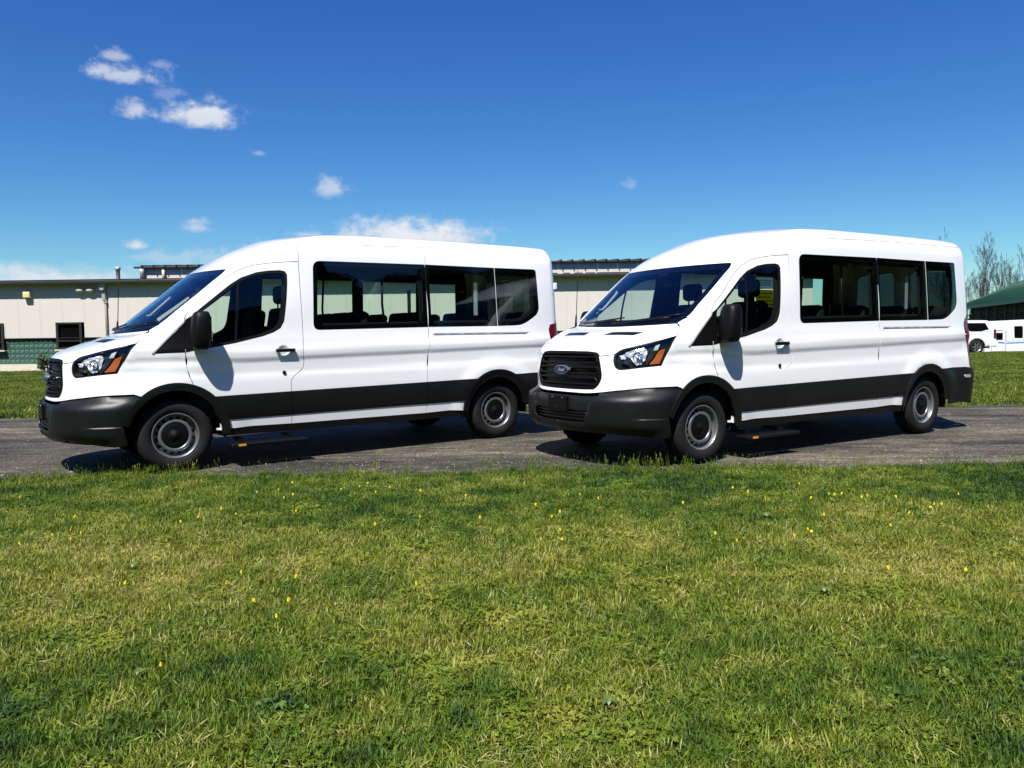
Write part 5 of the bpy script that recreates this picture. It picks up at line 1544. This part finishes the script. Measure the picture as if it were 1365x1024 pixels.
def wheel(x, s, first=[]):
    name = 'wheel'
    w = empty('wheel'); w.parent = van; w.location = (x, s * .868, RT)
    w.rotation_euler = (0, 0, 0 if s < 0 else math.pi)
    if not first:
        t = obj_py('tyre', TV, TF, MT['rubber'], w, True)
        r_ = obj_py('rim', RV, RF, MT['steel'], w, True)
        c = obj_py('hub_cap', CV, CF, MT['satin'], w, True)
        bmesh.ops.translate(bmw, verts=bmw.verts[:], vec=(0, -.079, 0))
        cr = obj_bm('hub_cap_rib', bmw, MT['satin'], w)
        b = obj_py('brake_disc', DV, DF, MT['under'], w, True)
        for o in (t, r_, c, b):
            bm = bmesh.new(); bm.from_mesh(o.data); bmesh.ops.recalc_face_normals(bm, faces=bm.faces[:]); bm.to_mesh(o.data); bm.free()
        first += [t, r_, c, cr, b]
    else:
        for o in first:
            q = o.copy(); COL.objects.link(q); q.parent = w
    return w
w1_ = wheel(0, -1); wheel(0, 1); wheel(3.749, -1); wheel(3.749, 1)

# --- mirrors, antenna
def mirror(s):
    n1, n2 = 14, 20
    V, Fc = [], []
    for i in range(n1 + 1):
        f = -math.pi / 2 + math.pi * i / n1
        for k in range(n2):
            t = 2 * math.pi * k / n2
            p = lambda c, e: math.copysign(abs(c) ** e, c)
            zz = p(math.sin(f), .42); rr = p(math.cos(f), .42)
            x = rr * p(math.cos(t), .55); y = rr * p(math.sin(t), .50)
            wid = 1.0 - .10 * (zz < 0) * (-zz) - .12 * max(zz, 0) ** 2
            X = .085 * x * (1.0 - .12 * max(zz, 0)) - (.022 * (1 - y * y) * (x < 0) * rr)
            V.append((.228 + X * .92 + .02 * max(zz, 0), s * (1.118 + .104 * y * wid + .012 * (zz < 0) * zz), 1.362 + .186 * zz))
    for i in range(n1):
        for k in range(n2):
            a, b, c, d = i * n2 + k, i * n2 + (k + 1) % n2, (i + 1) * n2 + (k + 1) % n2, (i + 1) * n2 + k
            Fc.append((a, b, c, d) if s < 0 else (a, d, c, b))
    o = obj_py('door_mirror', V, Fc, MT['satin'], doors[0] if s < 0 else doors[1], True)
    bm = bmesh.new(); bm.from_mesh(o.data); bmesh.ops.recalc_face_normals(bm, faces=bm.faces[:]); bm.to_mesh(o.data); bm.free()
    tube('mirror_arm', [(.175, s * .96, 1.235), (.19, s * 1.02, 1.24), (.21, s * 1.06, 1.26)], [.034, .03, .03], MT['satin'], doors[0] if s < 0 else doors[1], 8)
    tube('mirror_arm', [(.172, s * .96, 1.40), (.19, s * 1.02, 1.42), (.21, s * 1.06, 1.43)], [.022, .018, .018], MT['satin'], doors[0] if s < 0 else doors[1], 8)
    bm = bmesh.new(); add_box(bm, (.312, s * 1.118, 1.375), (.004, .13, .24), .0015)
    obj_bm('mirror_glass', bm, MT['chrome'], doors[0] if s < 0 else doors[1])
mirror(-1); mirror(1)
ant = tube('antenna', [(-.170, .835, 1.355), (-.168, .836, 1.40), (-.162, .838, 1.475), (-.158, .838, 1.50), (-.14, .842, 1.80), (-.12, .846, 2.09)], [.016, .012, .010, .0045, .004, .0035], MT['black'], van, 6)

# --- interior
hole_d = S(rp(inset2(rp(np.array(glass_poly)), .012)))
lin_loop = close_loop([S([(.16, .50), (.17, 1.50), (.30, 1.63), (.50, 1.82), (.66, 1.93), (.85, 2.0), (1.10, 2.10), (1.35, 2.20), (2.0, 2.23), (4.45, 2.25), (4.52, 2.0), (4.56, 1.2), (4.56, .50), (.16, .50)])])
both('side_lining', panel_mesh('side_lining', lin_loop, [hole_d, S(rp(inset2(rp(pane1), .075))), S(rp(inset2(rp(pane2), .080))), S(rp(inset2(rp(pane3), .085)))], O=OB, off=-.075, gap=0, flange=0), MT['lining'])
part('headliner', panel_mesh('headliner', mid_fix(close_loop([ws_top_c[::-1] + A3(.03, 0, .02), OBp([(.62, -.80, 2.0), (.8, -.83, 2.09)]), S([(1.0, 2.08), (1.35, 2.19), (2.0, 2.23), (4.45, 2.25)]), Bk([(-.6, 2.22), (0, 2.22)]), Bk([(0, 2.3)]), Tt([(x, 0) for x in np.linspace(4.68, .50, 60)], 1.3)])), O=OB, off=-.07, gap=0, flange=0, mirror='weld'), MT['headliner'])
bm = bmesh.new()
add_box(bm, (2.35, 0, .585), (4.5, 1.84, .05)); add_box(bm, (-.14, 0, .80), (.06, 1.5, .5))
obj_bm('floor', bm, MT['lining'], van)
bm = bmesh.new()
add_box(bm, (.10, 0, 1.10), (.56, 1.62, .34), .06, (0, R(6), 0)); add_box(bm, (.0, 0, 1.28), (.34, 1.35, .08), .03, (0, R(-10), 0)); add_box(bm, (.34, -.42, 1.26), (.24, .36, .10), .04)
add_box(bm, (.30, 0, .85), (.35, .5, .5), .05)
dash = obj_bm('dashboard', bm, MT['dash'], van, True)
sw = empty('steering_wheel'); sw.parent = van; sw.location = (.53, -.42, 1.235); sw.rotation_euler = (0, R(62 - 90), 0)
pts = [(0, .19 * math.cos(t), .19 * math.sin(t)) for t in np.linspace(0, 2 * math.pi, 29)[:-1]]
tube('steering_rim', pts, .016, MT['black'], sw, 8, True)
bm = bmesh.new(); add_box(bm, (0, 0, 0), (.05, .14, .11), .02); add_box(bm, (0, 0, 0), (.02, .36, .03)); add_box(bm, (-.15, 0, -.0), (.3, .06, .06)); add_box(bm, (0, 0, -.09), (.02, .03, .17))
obj_bm('steering_hub', bm, MT['black'], sw)
def seat(x, y, w, back_h, head, name='seat', parent=None):
    s = empty(name); s.parent = parent or van; s.location = (x, y, .60)
    bm = bmesh.new(); add_box(bm, (0, 0, .34), (.52, w, .17), .05); add_box(bm, (0, 0, .13), (.40, w * .85, .26), .02)
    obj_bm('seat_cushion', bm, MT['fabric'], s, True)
    bm = bmesh.new(); add_box(bm, (.30, 0, .42 + back_h / 2), (.13, w * .96, back_h), .05, None)
    bmesh.ops.rotate(bm, verts=bm.verts[:], cent=(.28, 0, .40), matrix=Euler((0, R(10), 0)).to_matrix())
    obj_bm('seat_back', bm, MT['fabric'], s, True)
    if head:
        bm = bmesh.new(); add_box(bm, (.40, 0, .42 + back_h + .13), (.10, w * .55, .20), .045)
        add_box(bm, (.39, .05, .42 + back_h + .02), (.014, .014, .12)); add_box(bm, (.39, -.05, .42 + back_h + .02), (.014, .014, .12))
        obj_bm('headrest', bm, MT['fabric'], s, True)
    return s
s0 = seat(.86, -.43, .50, .60, True)
c = copy_tree(s0, van); c.location = (.86, .43, .60)
s1 = seat(1.75, -.50, .46, .56, False)
for x, ys in ((1.75, (-.03, .46)), (2.55, (-.50, -.03, .62)), (3.35, (-.50, -.03, .62)), (4.05, (-.62, -.2, .2, .62))):
    for y in ys:
        c = copy_tree(s1, van); c.location = (x, y, .60)
        if x > 4: c.location = (x - .05, y, .60)
for s in (-1, 1):
    tube('grab_handle', [(.14, s * .80, 1.55), (.17, s * .77, 1.55), (.22, s * .76, 1.60), (.34, s * .76, 1.71), (.38, s * .77, 1.745), (.40, s * .80, 1.765)], .016, MT['handle'], van, 8)
    tube('seat_belt', [(1.34, s * .86, 2.0), (1.335, s * .875, 1.6), (1.33, s * .89, 1.0)], .014, MT['black'], van, 6)
    tube('seat_belt', [(2.30, s * .84, 2.05), (2.28, s * .86, 1.65), (2.32, s * .88, 1.15)], .014, MT['black'], van, 6)
    bm = bmesh.new(); add_box(bm, (3.55, s * .845, 1.72), (.055, .008, .40), .003)
    obj_bm('window_bar', bm, MT['bar'], van)
box('rear_view_mirror', (.52, 0, 1.82), (.03, .24, .08), MT['black'], van, .012)
box('sun_visor', (.62, -.42, 1.955), (.03, .36, .15), MT['headliner'], van, .008, (0, R(60), 0))

# ------------------------------------------------------------------ the two vans
van.location = (-3.8085, 8.4977, 0); van.rotation_euler = (0, 0, .622462)
tag(van, 'left white passenger van showing mostly its side, parked on the asphalt', 'van', 'white passenger vans parked on the drive')
van2 = copy_tree(van)
van2.location = (1.3269, 8.5984, 0); van2.rotation_euler = (0, 0, .561215)
tag(van2, 'right white passenger van with its front grille and badge in view', 'van', 'white passenger vans parked on the drive')
# window sheet inside the right van's far pane
stk = empty('window_sticker'); stk.parent = van2; stk.location = (3.09, .915, 1.80)
def paper_mat(name, col):
    m, nt, p = new_mat(name)
    tr = nt.nodes.new('ShaderNodeBsdfTranslucent'); tr.inputs[0].default_value = rgb(*col); p.inputs['Base Color'].default_value = rgb(*col)
    mx = nt.nodes.new('ShaderNodeMixShader'); mx.inputs[0].default_value = .93
    nt.links.new(p.outputs[0], mx.inputs[1]); nt.links.new(tr.outputs[0], mx.inputs[2]); nt.links.new(mx.outputs[0], nt.nodes['Material Output'].inputs[0])
    return m
box('sticker_sheet', (0, 0, -.09), (.34, .002, .26), paper_mat('yellow_sheet', (1.0, .76, .04)), stk)
box('sticker_sheet', (0, 0, .13), (.34, .002, .15), paper_mat('white_sheet', (.97, .97, .93)), stk)
bm = bmesh.new()
for z in (.165, .135, .105):
    x = -.13
    while x < .12:
        w = random.uniform(.02, .05); add_box(bm, (x + w / 2, -.003, z), (w, .002, .014)); x += w + .012
for z in (-.01, -.06, -.11, -.16):
    x = -.12
    while x < .11:
        w = random.uniform(.02, .07); add_box(bm, (x + w / 2, -.003, z), (w, .002, .016)); x += w + .015
obj_bm('sticker_print', bm, MT['ink'], stk)

# ------------------------------------------------------------------ white sport utility vehicle far right
wpaint = mat('far_white_paint', (.70, .70, .69), .35, coat=.6)
def wheel_far(parent, x, y, r, s):
    w = empty('wheel'); w.parent = parent; w.location = (x, y, r)
    V, Fc = lathe([(r * .62, -.115), (r * .80, -.125), (r * .95, -.105), (r, -.07), (r, .07), (r * .95, .105), (r * .62, .11)], 28)
    V = [(v[0], v[1] * s, v[2]) for v in V]
    obj_py('tyre', V, Fc, MT['rubber'], w, True)
    bm = bmesh.new()
    for k in range(6):
        a = k * math.pi / 3
        vs_ = add_box(bm, (r * .36, -.09 * s, 0), (r * .50, .03, r * .19), 0)
        bmesh.ops.rotate(bm, verts=vs_, cent=(0, 0, 0), matrix=Matrix.Rotation(a, 3, 'Y'))
    V, Fc = lathe([(r * .56, -.085), (r * .64, -.115), (r * .64, -.06), (r * .54, -.05)], 28)
    b0 = [bm.verts.new((v[0], v[1] * s, v[2])) for v in V]
    for f in Fc: bm.faces.new([b0[i] for i in f])
    bmesh.ops.recalc_face_normals(bm, faces=bm.faces[:])
    obj_bm('rim', bm, MT['satinchrome'], w)
    V, Fc = lathe([(.0001, -.02 * s), (r * .6, -.02 * s)], 20); obj_py('brake_disc', V, Fc, MT['under'], w)
def slab(name, poly, y0, y1, m, parent, tum=0., z_t=1e9, bev=0.):
    """side outline (x, z) given width; points above z_t lean in by tum per metre"""
    V = []
    for y, sg in ((y0, 1), (y1, -1)):
        for x, z in poly: V.append((x, y + sg * max(0, z - z_t) * tum, z))
    n = len(poly)
    bm = bmesh.new(); vv = [bm.verts.new(v) for v in V]
    bm.faces.new(vv[:n]); bm.faces.new(vv[n:][::-1])
    for i in range(n): bm.faces.new((vv[i], vv[n + i], vv[n + (i + 1) % n], vv[(i + 1) % n]))
    bmesh.ops.recalc_face_normals(bm, faces=bm.faces[:])
    if bev:
        bmesh.ops.bevel(bm, geom=[e for e in bm.edges if abs(e.verts[0].co.y - e.verts[1].co.y) < 1e-4 or True and e.calc_face_angle(0) > .5], offset=bev, segments=2, profile=.6, affect='EDGES')
    return obj_bm(name, bm, m, parent, False)
suv = empty('sport_utility_vehicle', (21.42, 44.0, float(gz(25, 45))))
wa = lambda cx_, r, z0: [(cx_ + r * math.cos(t), max(z0, .40 + r * math.sin(t))) for t in np.linspace(math.pi, 0, 13)]
body = [(0.05, .45), (.02, .80), (.10, 1.08), (1.30, 1.16), (1.75, 1.18), (2.35, 1.80), (2.7, 1.86), (4.55, 1.84), (4.80, 1.78), (4.98, 1.22), (5.06, 1.10), (5.08, .62), (5.02, .42)]
low = wa(4.02, .46, .36)[::-1] + [(3.4, .36), (1.5, .36)] + wa(.98, .46, .36)[::-1]
slab('body', body + [(4.5, .42)] + low, 0, 2.0, wpaint, suv, .16, 1.15, .03)
for y, nm in ((-.004, 1), (2.004, -1)):
    for poly in ([(3.62, 1.26), (4.70, 1.26), (4.48, 1.70), (3.28, 1.71)], [(2.62, 1.25), (3.50, 1.26), (3.18, 1.71), (2.70, 1.71)], [(1.95, 1.24), (2.54, 1.25), (2.60, 1.71), (2.42, 1.70)]):
        pl = round_poly(poly, .05, 3)
        V = [(x, y + nm * max(0, z - 1.15) * .16, z) for x, z in pl]
        o = obj_py('window', V + [(v[0], v[1] - nm * .02, v[2]) for v in V], [tuple(range(len(V))), ] + [(i, (i + 1) % len(V), len(V) + (i + 1) % len(V), len(V) + i) for i in range(len(V))], MT['gloss'], suv)
    box('tail_lamp', (4.985, y + nm * .05, 1.10), (.12, .14, .48), MT['red'], suv, .02)
    box('door_handle', (3.30, y - nm * .01, 1.08), (.18, .03, .03), wpaint, suv)
slab('lower_shade_trim', [(4.56, .40), (5.06, .40), (5.10, .50), (4.56, .50)], -.008, 2.008, mat('grey_shade_trim', (.20, .20, .20), .5), suv)  # grey lower cladding that doubles as painted shading at the rear bumper
slab('rear_window', [(4.845, 1.70), (4.985, 1.27), (5.005, 1.27), (4.865, 1.70)], .25, 1.75, MT['gloss'], suv)
slab('bumper', [(4.70, .40), (5.16, .46), (5.18, .66), (5.02, .70), (4.6, .66)], -.01, 2.01, wpaint, suv, 0, 9, .02)
box('underbody', (2.5, 1.0, .40), (4.6, 1.7, .16), MT['under'], suv)
for x in (.98, 4.02):
    for y, s in ((.13, 1), (1.87, -1)): wheel_far(suv, x, y, .40, s)
for x in (4.02, .98):
    V = [(x + .455 * math.cos(t), yy, .40 + .455 * math.sin(t)) for yy in (.02, .5) for t in np.linspace(-.1, math.pi + .1, 15)]
    obj_py('wheel_well', V, [(i, i + 1, 16 + i, 15 + i) for i in range(14)] + [tuple(range(15, 30))], MT['under'], suv)
for y in (.35, 1.65): tube('roof_rail', [(2.7, y, 1.86), (2.8, y, 1.93), (4.4, y, 1.91), (4.5, y, 1.85)], .02, MT['black'], suv, 6)
tag(suv, 'white sport utility vehicle parked on the grass behind the right van', 'car')

# ------------------------------------------------------------------ long white bus with a blue stripe
bus = empty('white_bus', (34.1, 58.0, -.62))
slab('body', [(0, .10), (0, 2.20), (.25, 2.32), (4, 2.44), (12, 2.55), (12.4, 2.3), (12.5, .14), (4.2, .12)], 0, 2.3, wpaint, bus, .0, 9, .05)
bm = bmesh.new()
add_box(bm, (.86, -.010, 1.69), (.80, .05, .05)); add_box(bm, (1.49, -.012, .92), (.07, .06, 1.50)); add_box(bm, (.47, -.008, .92), (.04, .04, 1.50))
obj_bm('door_frame', bm, mat('door_frame_grey', (.50, .50, .50), .5), bus)
box('door_leaf', (.97, -.012, .90), (.94, .02, 1.46), wpaint, bus)
box('door_window', (1.02, -.026, 1.24), (.48, .02, .50), MT['gloss'], bus, .008)
pl = round_poly([(2.12, 1.12), (2.72, 1.10), (2.70, 1.96), (2.08, 1.96)], .10, 4)
for dx in (0, 2.1, 4.2, 6.3):
    V = [(x + dx, -.014, z) for x, z in pl]; n = len(V)
    obj_py('window', V + [(v[0], .02, v[2]) for v in V], [tuple(range(n))] + [(i, (i + 1) % n, n + (i + 1) % n, n + i) for i in range(n)], MT['gloss'], bus)
sb = mat('blue_stripe', (.05, .16, .50), .4)
slab('stripe', [(.9, .86), (1.40, .80), (1.40, .72), (.9, .76)], -.030, .0, sb, bus)
slab('stripe', [(1.56, .78), (12.4, 1.05), (12.4, .98), (1.56, .71)], -.008, .01, sb, bus)
slab('stripe', [(1.56, .90), (12.4, 1.30), (12.4, 1.22), (1.56, .87)], -.008, .01, mat('pale_blue_stripe', (.42, .58, .80), .4), bus)
box('skirt', (6.2, 1.06, .05), (12.2, 2.16, .20), MT['under'], bus)
for x in (3.4, 9.8): wheel_far(bus, x, .13, .45, 1)
tag(bus, 'long white bus with a thin blue stripe and recessed side door', 'bus')
